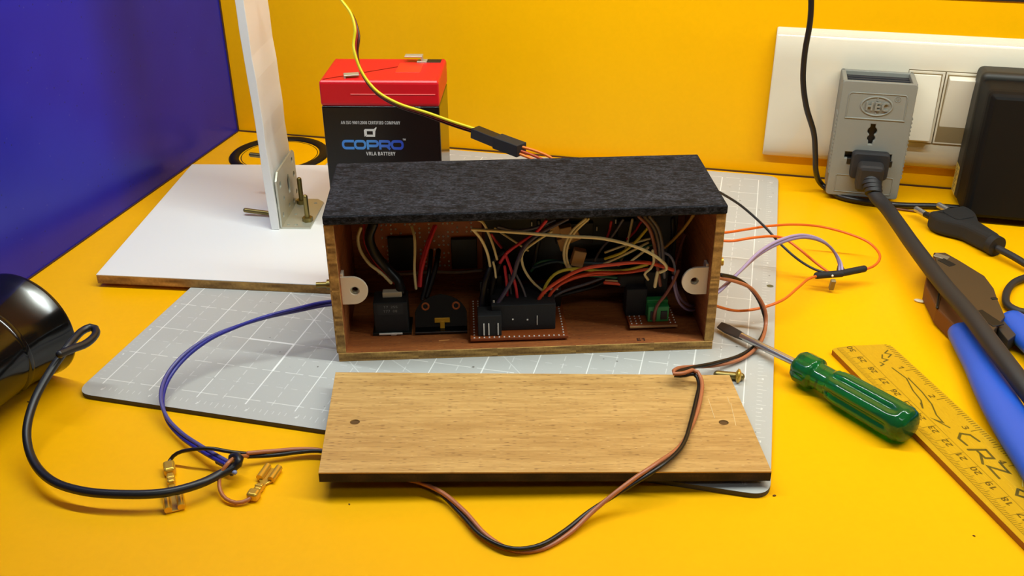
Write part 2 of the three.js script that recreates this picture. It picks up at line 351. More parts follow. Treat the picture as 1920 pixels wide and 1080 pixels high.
// ------------------------------------------------------------------ open wooden box
const BX = -186.9, BZ = -388.8, BT = 0.2915;
const L2W = (i, y, j) => [BX + i * Math.cos(BT) + j * Math.sin(BT), y, BZ - i * Math.sin(BT) + j * Math.cos(BT)];
{
  const t = thing('wooden_box', 'open-fronted plywood box with a black painted top, full of wires', 'box', [BX, 2.5, BZ], BT);
  const two = (name, x, y, z, w, h, d, edge, face = M.inner) => {   // a wooden panel: brown faces with a raw front edge strip
    const k = part(name, uvMat(box(w, h, d - 0.6, 0.3, x, y, z - 0.3), 60), face, t);
    part('raw_edge', uvMat(box(w, h, 0.8, 0.3, x, y, z + d / 2 - 0.4), 40), edge, k);
  };
  two('bottom_panel', 95, 2.35, -33.2, 190, 4.7, 66.4, M.boxEdge);
  two('side_panel', 1.6, 40.2, -33.4, 4.7, 71, 66, M.boxEdge);
  two('side_panel', 188, 40.2, -33.4, 4.7, 71, 66, M.boxEdge);
  part('back_panel', uvMat(box(181.6, 71, 3, 0.2, 94.8, 40.2, -64.6), 60), M.inner, t);
  part('top_panel', uvMat(box(191.4, 4.8, 67.4, 0.9, 94.9, 78.15, -33.3), 55), M.felt, t, 'black painted rough top');
  const mark = new TextGeometry('E1', { font, size: 2.6, depth: 0.12, curveSegments: 3 }); mark.scale(1.3, 1, 1);
  part('pencil_mark', at(mark, 151.2, 4.72, -2.6, -Math.PI / 2), std({ color: '#43200c', roughness: 0.9 }), t);
  part('scuff', at(box(5.5, 0.1, 0.9, 0.05), 53, 4.76, -9.5, 0, 0.1), std({ color: '#d08a44', roughness: 0.8 }), t);
  // white angle pieces that the cover screws into
  for (const [x, y, s] of [[3.95, 37.8, 1], [185.6, 37.3, -1]]) {
    const sh = new THREE.Shape(); sh.moveTo(0, -7.6); sh.lineTo(s * 5.4, -7.6); sh.absarc(s * 5.4, 0, 7.6, -Math.PI / 2, s > 0 ? Math.PI / 2 : -Math.PI * 1.5, s < 0); sh.lineTo(0, 7.6); sh.lineTo(0, -7.6);
    const h = new THREE.Path(); h.absellipse(s * 6.6, 0, 2.3, 2.3, 0, Math.PI * 2, true); sh.holes.push(h);
    const fl = extr(sh, 1.4, 0.2);
    const k = part('corner_bracket', merge([fl.translate(x, y, -6.2), box(1.4, 16, 5, 0.3, x + s * 0.7, y + 1, -8)]), M.lug, t, 'white painted metal lug with a round hole');
    part('nut', at(lathe([[1.5, -1], [2.7, -1], [2.7, 1], [1.5, 1], [1.5, -1]], 18), x + s * 6.6, y, -7, Math.PI / 2), M.zinc, k);
  }
  part('brass_nut', merge([at(cyl(2.6, 4, 6), -2.2, 36.8, -14, 0, 0, Math.PI / 2), at(cyl(1.5, 9, 12), -5, 36.8, -14, 0, 0, Math.PI / 2)]), M.oldBrass, t);
  part('brass_nut', merge([at(cyl(3.2, 3, 6), 191.6, 41, -18, 0, 0, Math.PI / 2), at(cyl(2.2, 6, 12), 193, 41, -18, 0, 0, Math.PI / 2)]), M.brass, t);
}
// things inside the box: each stands in the box's own frame
const inBox = (name, label, cat, i, y, j, group) => thing(name, label, cat, L2W(i, y, j), BT, group);
function dots(pts, r) { return merge(pts.map(([x, y, z]) => new THREE.SphereGeometry(r, 6, 4).translate(x, y, z))); }
{
  // strip board on the back panel
  const t = inBox('perfboard', 'brown soldered perfboard upright against the back of the box', 'circuit board', 16.5, 20, -60.8);
  part('board', box(58, 46, 1.6, 0.2, 29, 23, -0.8), std({ color: '#c46a24', roughness: 0.4 }), t);
  const d = []; for (let x = 0; x < 20; x++) for (let y = 0; y < 14; y++) if (hash(x * 7 + 1, y * 13 + 5) > 0.42 && !(x > 2 && x < 8 && y < 8) && !(x > 14 && y < 8)) d.push([4 + x * 2.54, 4 + y * 2.54, 0]);
  const k = part('solder_dots', dots(d, 0.7), M.solder, t); k.userData.kind = 'stuff';
  part('chip', box(14, 20, 3, 0.3, 14, 13, 1.5), M.black, t); part('chip', box(14, 18, 3, 0.3, 48, 12, 1.5), M.black, t);
  part('glue_line', tube([[1, 0.6, 0.8], [14, 0.2, 1.4], [30, 0.8, 1.1], [44, 0.3, 1.5], [57, 0.7, 0.8]], 0.8), M.cream, t);
}
{
  const t = inBox('converter_module', 'small black module with white plug top beside left box bracket', 'module', 26, 7.2, -24);
  part('housing', box(17.5, 18, 13, 0.6, 0, 9.6, 0), M.blackMatt, t);
  part('base_board', box(20, 1.6, 16, 0.2, 0.2, 0.8, 0), M.pcbDark, t);
  part('cream_plug', box(10, 3, 4, 0.4, 1, 20, -1), M.cream, t);
  part('solder_tags', merge([box(12, 0.9, 0.8, 0.2, -0.5, 1.2, 8.2), box(3, 1.4, 0.8, 0.3, 1, 1.1, 8.3)]), M.solder, t);
  const tx = canvasTex(256, 128, (x) => { x.fillStyle = '#141414'; x.fillRect(0, 0, 256, 128); x.fillStyle = '#6a6a66'; x.font = 'bold 40px monospace'; x.fillText('17 2SS', 60, 46); x.fillText('177 08', 54, 98); });
  part('printed_mark', new THREE.PlaneGeometry(13, 6).translate(0, 14.6, 6.56), std({ map: tx, roughness: 0.5 }), t);
}
{
  const t = inBox('sensor_module', 'dark round-topped circuit board with two copper rings and brass clip', 'module', 51.5, 7.2, -24);
  const sh = new THREE.Shape(); sh.moveTo(-13.5, 0); sh.lineTo(13.5, 0); sh.lineTo(13.5, 8); sh.quadraticCurveTo(11, 16, 0, 17.5); sh.quadraticCurveTo(-11, 16, -13.5, 8); sh.lineTo(-13.5, 0);
  part('board', at(extr(sh, 1.6, 0.15), 0, 0.4, 2, -0.5), std({ color: '#1a1612', roughness: 0.25 }), t);
  for (const s of [-1, 1]) part('copper_ring', at(new THREE.TorusGeometry(1.7, 0.6, 8, 20), s * 8, 10.9, -2.2, -0.5), std({ color: '#c0622c', metalness: 0.4, roughness: 0.35 }), t);
  part('brass_clip', at(merge([box(8, 2.6, 0.8, 0.3, 0, 4.6, 0), box(2.4, 5, 0.8, 0.3, 0, 1.8, 0.1)]), 0.6, 1, 4.6, -0.4), std({ color: '#e0a228', metalness: 0.4, roughness: 0.3 }), t);
  part('carrier', box(27, 1.6, 14, 0.3, 0, 0.8, 1.5), M.blackGloss, t);
  part('front_rail', box(27, 0.7, 0.7, 0.2, 0, 1.6, 8.8), M.darkSteel, t);
}
{
  const t = inBox('relay_board', 'red-brown perfboard with black sockets in the middle of the box', 'circuit board', 91.5, 7.2, -26);
  part('board', box(50, 1.6, 41, 0.2, 0, 2.0, 0), M.pcbBrown, t);
  const d = []; for (let x = 0; x < 19; x++) for (let y = 0; y < 15; y++) if (x < 2 || x > 17 || y > 13) d.push([-23 + x * 2.54, 2.9, -18 + y * 2.7]);
  part('solder_dots', dots(d, 0.5), M.solder, t).userData.kind = 'stuff';
  part('socket_block', box(33, 15, 20, 0.5, 2.5, 10.3, 3.5), M.blackMatt, t);
  part('relay', box(12, 12, 10, 0.4, -15, 8.8, 13.4), M.blackMatt, t);
  part('relay_pins', merge([-18, -15.5, -10.8].map((x) => box(0.6, 7, 0.5, 0.2, x, 7, 18.6))), M.solder, t);
  part('socket_marks', merge([box(0.9, 0.9, 0.4, 0.2, -3, 9.5, 13.6), box(0.9, 0.9, 0.4, 0.2, 4.5, 9, 13.6), box(0.4, 5.5, 0.4, 0.15, 9.5, 8.5, 13.6)]), M.solder, t);
  part('jumper_housings', merge([[-18, 20, -4], [-15, 22, -6], [-12, 24, -7], [-16, 18, 0], [-9, 22, -6], [-18, 16, 4]].map(([x, h, z]) => box(2.6, h, 2.6, 0.3, x, 2.8 + h / 2, z))), M.black, t);
  part('rear_header', box(40, 12, 5, 0.4, 4, 8.8, -12), M.black, t);
  part('pin_resistor', merge([box(5, 1, 1, 0.3, 19, 19, 0), box(1, 4, 1, 0.3, -12.5, 17, 10)]), M.cream, t);
}
{
  const t = inBox('terminal_board', 'small perfboard with green screw terminal at right end of the box', 'circuit board', 161.5, 7.2, -24);
  part('board', box(25, 1.6, 22, 0.2, 0.2, 2.2, 0), M.pcbBrown, t);
  part('board_edge', box(25, 1.2, 0.6, 0.2, 0.2, 2.2, 11.2), M.tan, t);
  const d = []; for (let x = 0; x < 10; x++) for (let y = 0; y < 7; y++) if (x < 3 || x > 7) d.push([-11 + x * 2.54, 3.1, -6 + y * 2.54]);
  part('solder_dots', dots(d, 0.45), M.solder, t).userData.kind = 'stuff';
  const k = part('screw_terminal', merge([box(11, 9, 8, 0.5, 3, 7.5, 4), box(11, 3, 4, 0.4, 3, 12.4, 2)]), M.termGreen, t, 'green screw terminal block');
  part('terminal_slot', merge([box(3.4, 5, 0.6, 0.2, 0.4, 7, 8.1), box(3.4, 5, 0.6, 0.2, 5.8, 7, 8.1)]), M.black, k);
  part('header_block', box(11, 16, 10, 0.5, -7.5, 10.8, -4), M.blackMatt, t);
  part('cable_shell', merge([box(12, 24, 8, 0.6, 3, 15, -6.5), box(16, 8, 8, 2, -9, 21, -8)]), M.blackMatt, t);
}
{
  const t = inBox('controller_board', 'dark green controller board widened to darken the back of the box behind the wires', 'circuit board', 128, 17, -56);
  part('board', box(104, 54, 1.6, 0.3, 0, 26, 0), M.pcbDark, t);  // oversized and near-black: shade of the box back put into its colour
  part('header', merge([box(60, 8, 8.5, 0.4, 0, 46, 5), box(40, 8, 8.5, 0.4, 10, 12, 5)]), M.black, t);
  part('chip', box(20, 12, 3, 0.3, -4, 28, 2.2), M.black, t);
  part('chip', box(10, 10, 4, 0.3, 24, 30, 2.6), M.black, t);
  part('pins', merge(Array.from({ length: 14 }, (_, k) => box(0.6, 2.4, 0.6, 0.1, -32 + k * 5, 38 - (k % 3) * 4, 2.4))), M.solder, t);
}
for (const [p, w, h, d, tilt, lb] of [
  [[111.6,56.4,-36], 5, 6, 5, 0.35, 'tan crimp block hanging highest behind the cream wires in the box'],
  [[117.5,54.7,-34], 6, 8, 5, 0.2, 'orange-tan crimp block between the hanging cream wires in the box'],
  [[116.1,48,-36], 5, 7, 5, 0.3, 'tan crimp block just below the long cream wire in the box'],
  [[121,51.5,-38], 7, 7, 4, 0.4, 'pale tan crimp block right of the hanging cream wires in the box'],
  [[123.7,41.4,-32], 6.5, 9, 5, -0.25, 'square tan block above the red wires in the box']]) {
  const t = inBox('crimp_block', lb, 'connector', p[0], p[1] - h / 2, p[2], 'tan blocks in the wiring');
  part('block', at(box(w, h, d, 0.5), 0, h / 2, 0, 0, 0, tilt), M.tan, t);
}
// wires in the box; some black ones are dark filler in place of shade
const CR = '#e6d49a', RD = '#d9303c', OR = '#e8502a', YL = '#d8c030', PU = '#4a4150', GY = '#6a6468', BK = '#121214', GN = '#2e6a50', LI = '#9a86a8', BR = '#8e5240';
const boxWires = [
  ['long cream wire arching along the open front of the box', CR, 0.85, [[-124.1,68.4,-420.2],[-111.4,68.1,-421.9],[-95,66.6,-425.8],[-80,64.7,-430.3],[-62.5,62.9,-435.5],[-47.1,58.1,-440.1],[-38.1,52.5,-443.9],[-32.2,46.7,-446.7],[-31.4,42.9,-449],[-34.6,39.6,-451.2]]],
  ['cream wire curving down from the box top beside the perfboard', CR, 0.7, [[-130.5,65.9,-437],[-124.1,65.2,-436.9],[-120.4,58.1,-436.9],[-117.9,51,-436.6],[-116.5,44.6,-437.1]]],
  ['cream wire bending down from left end of the long cream wire', CR, 0.75, [[-124.4,67.5,-422.2],[-121.6,59.6,-427.2],[-120,50.1,-431.8],[-119.9,40.4,-436]]],
  ['cream wire hanging straight down left of the red wire', CR, 0.75, [[-161.9,57.7,-438.1],[-159.5,53.5,-434.6],[-159,46.9,-432.7],[-159.1,37.1,-430.6],[-158.2,26.9,-428.7]]],
  ['thick red wire slanting down in front of the perfboard', RD, 0.9, [[-150.7,56.7,-443.5],[-153,49.3,-438.6],[-154.8,41.6,-435],[-156.1,34.3,-432.5],[-156.3,27.8,-430.3]]],
  ['second red wire just left of the thick red one', RD, 0.8, [[-152.2,55.8,-445.2],[-155,47.8,-441.2],[-157.5,38.6,-437.3],[-158.2,26.2,-432.9]]],
  ['cream wire curling beside the left wall of the box', CR, 0.9, [[-184.6,60.5,-425],[-186.3,55.4,-424.5],[-185.8,48.4,-424.6],[-181.6,40.8,-424.9],[-175.5,35.5,-425.6],[-169.6,31.8,-423.2]]],
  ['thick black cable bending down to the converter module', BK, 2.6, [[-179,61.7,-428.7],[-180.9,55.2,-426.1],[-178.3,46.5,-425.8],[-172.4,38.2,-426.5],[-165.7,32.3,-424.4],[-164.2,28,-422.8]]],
  ['red wire along the thick black cable', RD, 0.7, [[-184.3,60.3,-429.3],[-184.3,50.8,-428.2],[-179.1,40.3,-427.7],[-171.4,33.4,-425.8],[-167.3,30.8,-423.9]]],
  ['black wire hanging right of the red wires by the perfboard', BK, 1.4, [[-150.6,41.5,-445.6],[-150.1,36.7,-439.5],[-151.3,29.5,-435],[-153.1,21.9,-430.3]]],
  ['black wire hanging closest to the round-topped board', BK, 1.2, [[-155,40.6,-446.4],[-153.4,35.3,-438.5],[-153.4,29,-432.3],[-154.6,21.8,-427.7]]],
  ['pink-red wire slanting from the box top to the jumper bundle', RD, 0.85, [[-92.2,66.3,-442.3],[-97,60,-440.8],[-103.9,54.9,-438.7],[-111,48.9,-437.7],[-115.2,42.2,-438.5]]],
  ['pink-red wire dropping onto the black socket block', RD, 0.8, [[-112,47.4,-437.4],[-109,40.1,-436.2],[-106.2,30.9,-434.9],[-105,21.3,-434.3]]],
  ['short red wire standing on the black socket block', RD, 0.8, [[-112.8,40.2,-438.2],[-111.4,31.9,-436.5],[-110.7,20.4,-434.6]]],
  ['thick dark grey wire crossing the middle of the box', PU, 1.1, [[-82.3,66.2,-447.3],[-94.7,59.9,-441.5],[-101.7,54,-437.3],[-104.9,46.1,-434.3],[-107,37.6,-432.6],[-111.8,28,-429.1],[-115.6,21.5,-425.9]]],
  ['cream wire looping down to the back of the black sockets', CR, 0.7, [[-90.3,58.4,-447],[-98.1,53.2,-443.6],[-103.9,47.8,-440.8],[-103.7,39.9,-440.9],[-98.9,31.5,-441.3],[-93.4,26.2,-441.9],[-88.9,20.8,-441.2]]],
  ['thin grey wire between the red wires and the sockets', GY, 0.6, [[-106.6,36.4,-437.9],[-103,29.6,-436.9],[-99.9,20.2,-435.8]]],
  ['thin grey-brown wire left of the pink-red wire', GY, 0.6, [[-110.8,34.9,-439.8],[-109.6,26.6,-438.1],[-108.1,19.3,-435.4]]],
  ['orange-red wire sweeping from the sockets to the right', OR, 0.95, [[-95.5,22.4,-435],[-91.6,28.9,-436.2],[-83.3,36,-438.7],[-72.3,41.8,-442],[-58,43.7,-446.3],[-42.4,44.3,-450.9],[-28.7,38.5,-457.2]]],
  ['second orange-red wire just below the first', OR, 0.85, [[-90.9,20.8,-438.5],[-88.5,27.1,-440.2],[-81.4,33.2,-443.4],[-69.2,36,-449.2],[-53.5,34.6,-456],[-41.9,36.1,-459.5]]],
  ['yellow wire arching from the sockets to the right', YL, 0.8, [[-93.6,20.9,-437.7],[-92,29.8,-440.3],[-87.2,36.3,-443.8],[-78.9,37.7,-448.4],[-65.7,35.5,-453.4],[-52.4,35.6,-457.3],[-42.1,38.4,-460.4]]],
  ['cream edge wire of the flat ribbon by the terminal board', CR, 0.6, [[-63,28.1,-457.3],[-52.4,27.1,-460.5],[-41.9,26.7,-463.6]]],
  ['orange edge wire of the flat ribbon by the terminal board', OR, 0.9, [[-63.3,27.4,-456.2],[-52.2,26,-459.5],[-41.7,26,-462.6]]],
  ['green wire above the flat ribbon by the terminal board', GN, 0.9, [[-71.7,30.5,-456.8],[-56.7,29.2,-460.2],[-42.1,28.4,-464.6]]],
  ['blue-green wire bowing across behind the yellow wire', '#2a4450', 0.8, [[-100.4,34.9,-450.2],[-90.8,38,-453.1],[-77.7,37.5,-457.1],[-62.8,36.1,-461.5],[-46.7,37.4,-466.4]]],
  ['dark green wire arching left of the tan blocks', GN, 0.8, [[-101.9,32,-451.9],[-98,37.4,-452],[-91.3,38.4,-454],[-81.7,36.1,-455.9]]],
  ['cream wire hanging left of its twin before the tan blocks', CR, 0.7, [[-73.5,65.9,-450],[-79.8,59.6,-448.1],[-82.8,52.9,-447.2],[-83.9,45.4,-447.9],[-82.7,38.7,-449.3],[-80.3,34.7,-452.1]]],
  ['cream wire hanging right of its twin before the tan blocks', CR, 0.7, [[-72.2,65.4,-451.4],[-78.5,58.5,-449.5],[-81.7,52,-448.6],[-82.8,44.2,-449.3],[-81.5,37.8,-450.7],[-78.9,33.8,-453.6]]],
  ['yellow wire slanting up to the right end of the box', YL, 0.8, [[-64,40,-459.1],[-56,43.6,-460.4],[-49.5,49.7,-461.3],[-43.6,57.7,-463.1]]],
  ['cream wire just above the slanting yellow wire', CR, 0.7, [[-64.4,42.7,-461],[-55.6,46.6,-462.6],[-42.4,50.9,-465.6]]],
  ['grey-cream wire below the slanting yellow wire', CR, 0.7, [[-68.2,34.4,-459.9],[-60.1,38.7,-461.3],[-51.6,43.6,-462.8],[-43.1,48.5,-465.4]]],
  ['short pale wire slanting above the orange-red sweep', CR, 0.7, [[-50.6,39.3,-461],[-46.5,42.9,-462.2],[-42.5,46.7,-463.5]]],
  ['brown wire hanging first of the dark bundle at right', BR, 0.9, [[-47.3,68.1,-453.7],[-42.4,62.4,-455.1],[-39.3,53.4,-456.1],[-37.2,43.2,-455.6],[-34.4,29.7,-455.4]]],
  ['grey wire hanging second of the dark bundle at right', GY, 0.9, [[-44.9,67.1,-456.5],[-39.9,60.5,-458],[-36.9,51.3,-457.8],[-35.3,39.5,-457.3]]],
  ['grey wire hanging third of the dark bundle at right', GY, 0.9, [[-42.4,67,-457.2],[-37.8,60.4,-458.6],[-35.4,52.7,-458.3],[-34.4,46.2,-457.5],[-32.7,33.8,-457]]],
  ['tan wire slanting from the top right corner of the box', '#c9a04c', 0.8, [[-21.4,64.2,-469.8],[-25.2,57.7,-468.6],[-29.9,51.7,-466.2],[-34,48,-462.9]]],
  ['pale grey wire curving beside the right bracket', '#8a8488', 0.7, [[-34.6,46.8,-459.5],[-31,44.5,-460.6],[-28.6,40.3,-460.3],[-27.6,34.9,-459.6]]],
  ['cream wire bending down under the orange-red sweep', CR, 0.7, [[-39.2,50.9,-451.9],[-38.2,45.3,-451.2],[-39.5,41.4,-450.8],[-42.3,37.9,-451],[-40.7,33.4,-453.5]]],
  ['short cream wire tip above the black cable shell', CR, 0.9, [[-35.9,39.4,-450.8],[-36.4,35.1,-450.7],[-36.8,30.8,-451.6]]],
  ['brown-red wire running down into the green screw terminal', BR, 0.85, [[-25.9,38.9,-455.9],[-28,32.7,-454.2],[-31.1,26.5,-452.2],[-34.7,20.9,-450.1],[-35.9,15.2,-449.8],[-36,10.8,-450.8]]],
  ['lilac wire looping below the right bracket, outer one', LI, 0.75, [[-28.4,34.2,-457.3],[-26.6,27.4,-455.7],[-24.3,20.7,-456.4],[-20,14.9,-459.7],[-15.9,11.2,-467.3],[-12.5,9.7,-476.6]]],
  ['lilac wire looping below the right bracket, inner one', LI, 0.75, [[-28.1,32,-461.5],[-26.1,24.6,-461.1],[-23.3,19,-461.9],[-19.3,15.1,-464.1],[-15.7,11.5,-471.5],[-12.8,10.5,-478.6]]],
  ['short red wire deep in the box, left one', RD, 0.7, [[-63.5,55.4,-471.8],[-64.1,50.4,-471.6],[-65.2,46.6,-470.2]]],
  ['short red wire deep in the box, right one', RD, 0.7, [[-48.4,54.9,-476.3],[-51.2,49.9,-474.4],[-54.7,46.1,-472.3]]],
  ['red wire behind the cream curve near the perfboard', RD, 0.7, [[-121.5,53.8,-446],[-119.4,50,-446.6],[-116.6,46.8,-446.4]]],
  ['pale wire crossing behind the pink-red slant', CR, 0.6, [[-120.4,56.4,-448.4],[-115.9,52.6,-449.8],[-109.8,47.8,-451.6],[-104,42.9,-453.4]]],
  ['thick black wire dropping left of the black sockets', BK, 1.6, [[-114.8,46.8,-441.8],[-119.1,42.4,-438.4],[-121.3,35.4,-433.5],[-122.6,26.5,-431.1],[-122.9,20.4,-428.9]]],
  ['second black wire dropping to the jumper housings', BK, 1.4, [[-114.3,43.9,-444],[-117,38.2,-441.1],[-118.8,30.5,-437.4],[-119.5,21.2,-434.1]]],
  ['grey wire bowing low behind the orange-red sweep', GY, 0.8, [[-91.4,18.3,-448.8],[-83.7,21.7,-453.2],[-73.1,24.9,-457.4],[-62.4,29,-460.6],[-48.9,30.4,-464.6]]],
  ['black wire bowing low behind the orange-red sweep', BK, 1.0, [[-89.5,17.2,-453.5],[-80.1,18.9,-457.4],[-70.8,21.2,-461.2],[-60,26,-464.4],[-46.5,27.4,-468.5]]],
  ['orange-red wire below the yellow arch', OR, 0.8, [[-93.7,19.5,-446],[-85.9,27,-449.4],[-75.4,31.1,-453.6],[-62.1,31.9,-457.6],[-48.7,33.3,-461.6]]],
  ['grey wire slanting up to the box top right of the tan blocks', GY, 0.7, [[-71.8,31.3,-465.1],[-68,40.7,-466.2],[-61.6,49.8,-468.2],[-57.1,58.3,-469.5]]],
  ['cream wire rising to the box top left of the dark bundle', CR, 0.7, [[-58.4,30.4,-471.2],[-55.5,39.2,-472.1],[-53.8,48.6,-472.6],[-52.6,57.2,-473]]],
  ['green wire behind the slanting cream wires', GN, 0.8, [[-71.7,29.7,-465.1],[-61,34.1,-468.3],[-50.4,40.1,-471.5],[-41,43.5,-474.3]]],
  ['grey wire along the top front left of the tan blocks', GY, 0.8, [[-117.5,59.1,-445.1],[-109.2,57.7,-445.5],[-99.6,59.6,-446.3],[-88.9,64.9,-447.5]]],
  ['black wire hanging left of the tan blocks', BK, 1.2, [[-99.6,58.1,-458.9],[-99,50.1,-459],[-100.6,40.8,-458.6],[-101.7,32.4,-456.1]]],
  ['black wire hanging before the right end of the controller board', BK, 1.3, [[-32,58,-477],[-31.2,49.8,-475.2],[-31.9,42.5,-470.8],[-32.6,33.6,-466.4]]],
  ['brown wire hanging beside the right wall of the box', BR, 0.8, [[-25.7,45.7,-485.2],[-27.3,39.8,-482.6],[-28.7,33.6,-478],[-29.6,28.1,-473.6]]],
  ['short pale wire among the dark jumper wires', CR, 0.6, [[-117.8,43.9,-434.6],[-116.8,40.4,-433.8],[-116.4,35.7,-434]]],
];
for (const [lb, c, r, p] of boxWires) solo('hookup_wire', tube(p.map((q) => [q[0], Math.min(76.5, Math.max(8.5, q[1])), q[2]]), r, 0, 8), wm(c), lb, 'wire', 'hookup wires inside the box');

// ------------------------------------------------------------------ loose cover
{
  const a = V([-155.4,13.6,-292.9]), b = V([25.5,10.6,-339.9]), c = V([-178.3,12.4,-365.7]), d = V([4.9,9.4,-410.6]);
  const t = thing('box_cover', 'loose plywood cover with two screw holes lying before the open box', 'cover', [-75, 3, -355]);
  // the cover as a slab between its four measured corners, subdivided so that the screw holes are real pits
  const th = 5, X = b.clone().sub(a).normalize(), Z = c.clone().sub(a).normalize(), Y = new THREE.Vector3().crossVectors(X, Z).normalize(); if (Y.y < 0) Y.negate();
  const Zo = Z.clone().addScaledVector(X, -Z.dot(X)).normalize(), to2 = (q) => { const k = q.clone().sub(a); return [k.dot(X), k.dot(Zo)]; };
  const sh = poly([to2(a), to2(b), to2(d), to2(c)]);
  for (const q of [V([-154.2,12.9,-329.9]), V([4.3,10.2,-370.3])]) { const [x, y] = to2(q), h = new THREE.Path(); h.absellipse(x, y, 2.2, 1.9, 0, Math.PI * 2, true); sh.holes.push(h); }
  const basis = new THREE.Matrix4().makeBasis(X, Z.clone().addScaledVector(X, -Z.dot(X)).normalize(), Y.clone());
  const put = (g, dy) => { g.translate(0, 0, dy); g.applyMatrix4(basis); if (basis.determinant() < 0) throw new Error('flip'); return g.translate(a.x, a.y, a.z); };
  const face = extr(sh, 0.7, 0.1); const top = boxUV(face, 75); 
  partAt('top_ply', put(top, -0.7), M.ply, t, 'light wood face with dark streaks');
  const core = boxUV(extr(sh, th - 0.7, 0.15), 40);
  partAt('core', put(core, -th), M.plyEdge, t, 'dark brown edge');
  for (const q of [V([-154.2,12.9,-329.9]), V([4.3,10.2,-370.3])]) { const g = new THREE.CylinderGeometry(2.3, 1.2, 3.4, 14).translate(q.x, q.y - 2.3, q.z); partAt('hole_plug', g, std({ color: '#5e4018', roughness: 0.9 }), t); }
  // pale scratches beside the right hole
  for (const [p, q] of [[[-3.6,9.9,-387.4], [0.2,10.3,-372.5]], [[6.6,9.9,-386.4], [9.7,10.1,-369.3]], [[4.9,9.8,-391], [6.1,9.9,-385.9]]]) partAt('scratch', tube([p, q], 0.16, 6, 5), std({ color: '#dcc08a', roughness: 0.7 }), t);
}
{
  const t = thing('brass_screw', 'brass machine screw lying under the corner of the loose cover', 'screw', [0, 2.5, -418]);
  partAt('shank', tube([[-0.8,4.6,-417.1], [10.4,4.6,-417.8]], 2.0), M.oldBrass, t);
  const p = V([10.1,5.6,-416.2]);
  partAt('head', at(lathe([[0, 0.6], [2, 0.4], [3.4, -0.4], [3.6, -1.2], [2, -2.2], [0, -2.2]], 20), p.x, p.y + 0.2, p.z, 0, 0, -Math.PI / 2), M.brass, t);
}

// ------------------------------------------------------------------ leads round the box
function pair(name, label, cat, pts, r, c1, c2, turns, n1, n2, phase = 0) {
  const t = thing(name, label, cat, mid(pts));
  partAt(n1, strand(pts, r, r * 0.98, phase, turns), wm(c1), t); partAt(n2, strand(pts, r, r * 0.98, phase + Math.PI, turns), wm(c2), t);
  return t;
}
pair('twin_lead', 'blue-violet twin lead curving from the left side of the box', 'cable',
  [[-194,24,-411.2],[-202.6,24,-406.3],[-210.3,25,-397.7],[-222.8,25,-387.1],[-236.3,22,-378.5],[-246.6,19,-369.7],[-253.7,15,-358],[-256,11,-345.9],[-252.5,8,-333.4],[-244.5,5,-323.1],[-232.6,4,-314.5],[-219.1,5,-306.8],[-208.1,6,-301.2],[-200.5,6.5,-297.8]], 0.92, '#2b2a8c', '#55508e', 0.8, 'blue_strand', 'violet_strand', 1.2);
pair('twin_lead', 'black and copper twin lead running over the loose cover and the desk', 'cable',
  [[-4.6,41,-450.7],[3.2,36,-458],[11.8,27,-466.5],[18.3,17,-467.7],[20.8,9,-465.3],[18.6,5,-452.4],[9.9,5,-435.3],[-2.6,7,-422.2],[-12.5,11,-411.2],[-18.8,16,-399.1],[-20.6,17,-393.4],[-16.5,16.5,-395.1],[-10.9,15,-400.6],[-8.2,13.2,-396.2],[-8,12.2,-382.2],[-9.8,12.6,-360.5],[-12.9,13.4,-343.3],[-20.7,14.4,-327.8],[-30.6,11,-317.9],[-43.7,4.5,-306],[-52.1,2.2,-293.3],[-60.7,2,-283.2],[-70.5,2,-280],[-82.3,2.4,-284.1],[-94.4,3,-294.4],[-105.6,3.4,-303],[-115.9,3.6,-307.6],[-129.3,3.4,-310.5],[-145.5,3.2,-315],[-166.8,3.4,-318.4],[-175.7,3.8,-315.8],[-183.9,4.2,-311.8],[-195,5.2,-306.4]], 0.95, '#17120f', '#b06a44', 4.5, 'black_strand', 'copper_strand', 1.57);
solo('split_strand', tube([[-195,5.4,-306.9],[-201.9,8,-303.4],[-209.3,10,-301.3],[-217.6,9,-299.9],[-225.1,6,-299.4],[-228,3.2,-297.9],[-227.2,2.6,-295.1]], 0.85), wm('#1c1512'), 'black strand ending in the nearer-left brass spade terminal', 'wire', 'split ends of the twin lead');
solo('split_strand', tube([[-194.9,4.6,-306.5],[-196.7,8,-301.2],[-196.8,10.5,-293.6],[-198.9,7,-289.6],[-197.9,4,-285.8],[-193.2,2.2,-281.5],[-187,1.6,-280.6],[-183.4,2,-283],[-182.5,2.4,-285.1]], 0.85), wm('#b06a3c'), 'copper strand ending in the right brass spade terminal', 'wire', 'split ends of the twin lead');
solo('speaker_cable', tube([[-291.5,34,-321.1],[-289.6,33,-328.3],[-288,32,-333.6],[-287.5,32,-339.1],[-288.9,32,-344.2],[-291.2,32.5,-346.8],[-293.4,33,-346.5],[-295.1,33,-343],[-295.2,32.5,-336.9],[-294.8,31,-328.4],[-295.8,26,-316.3],[-295.2,20,-302.9],[-290.7,14,-289.6],[-280.7,9.5,-278.1],[-265.5,8,-269.1],[-249.4,8,-266],[-233.1,8,-267.5],[-214.5,8,-272.9],[-203.9,7.5,-281.8],[-198.9,7,-290.3],[-194.6,8,-295.1],[-193.2,10,-296.5],[-195.7,10,-298.9],[-197.9,9,-298.9]], 1.9), wm('#1b1b1d'), 'thick black cable looping from the black horn to the knot of leads', 'cable');
solo('cable_knot', tube([[-206.5,4,-300.4],[-200.3,5,-297.6],[-194.5,7,-295.7],[-193,9.5,-296.5],[-195.9,9.5,-299.1],[-198.5,8,-297.8],[-198.1,6,-294.6],[-196.1,5,-293.5]], 1.15), wm('#2a2a50'), 'small knot of blue and black lead ends on the desk', 'knot');
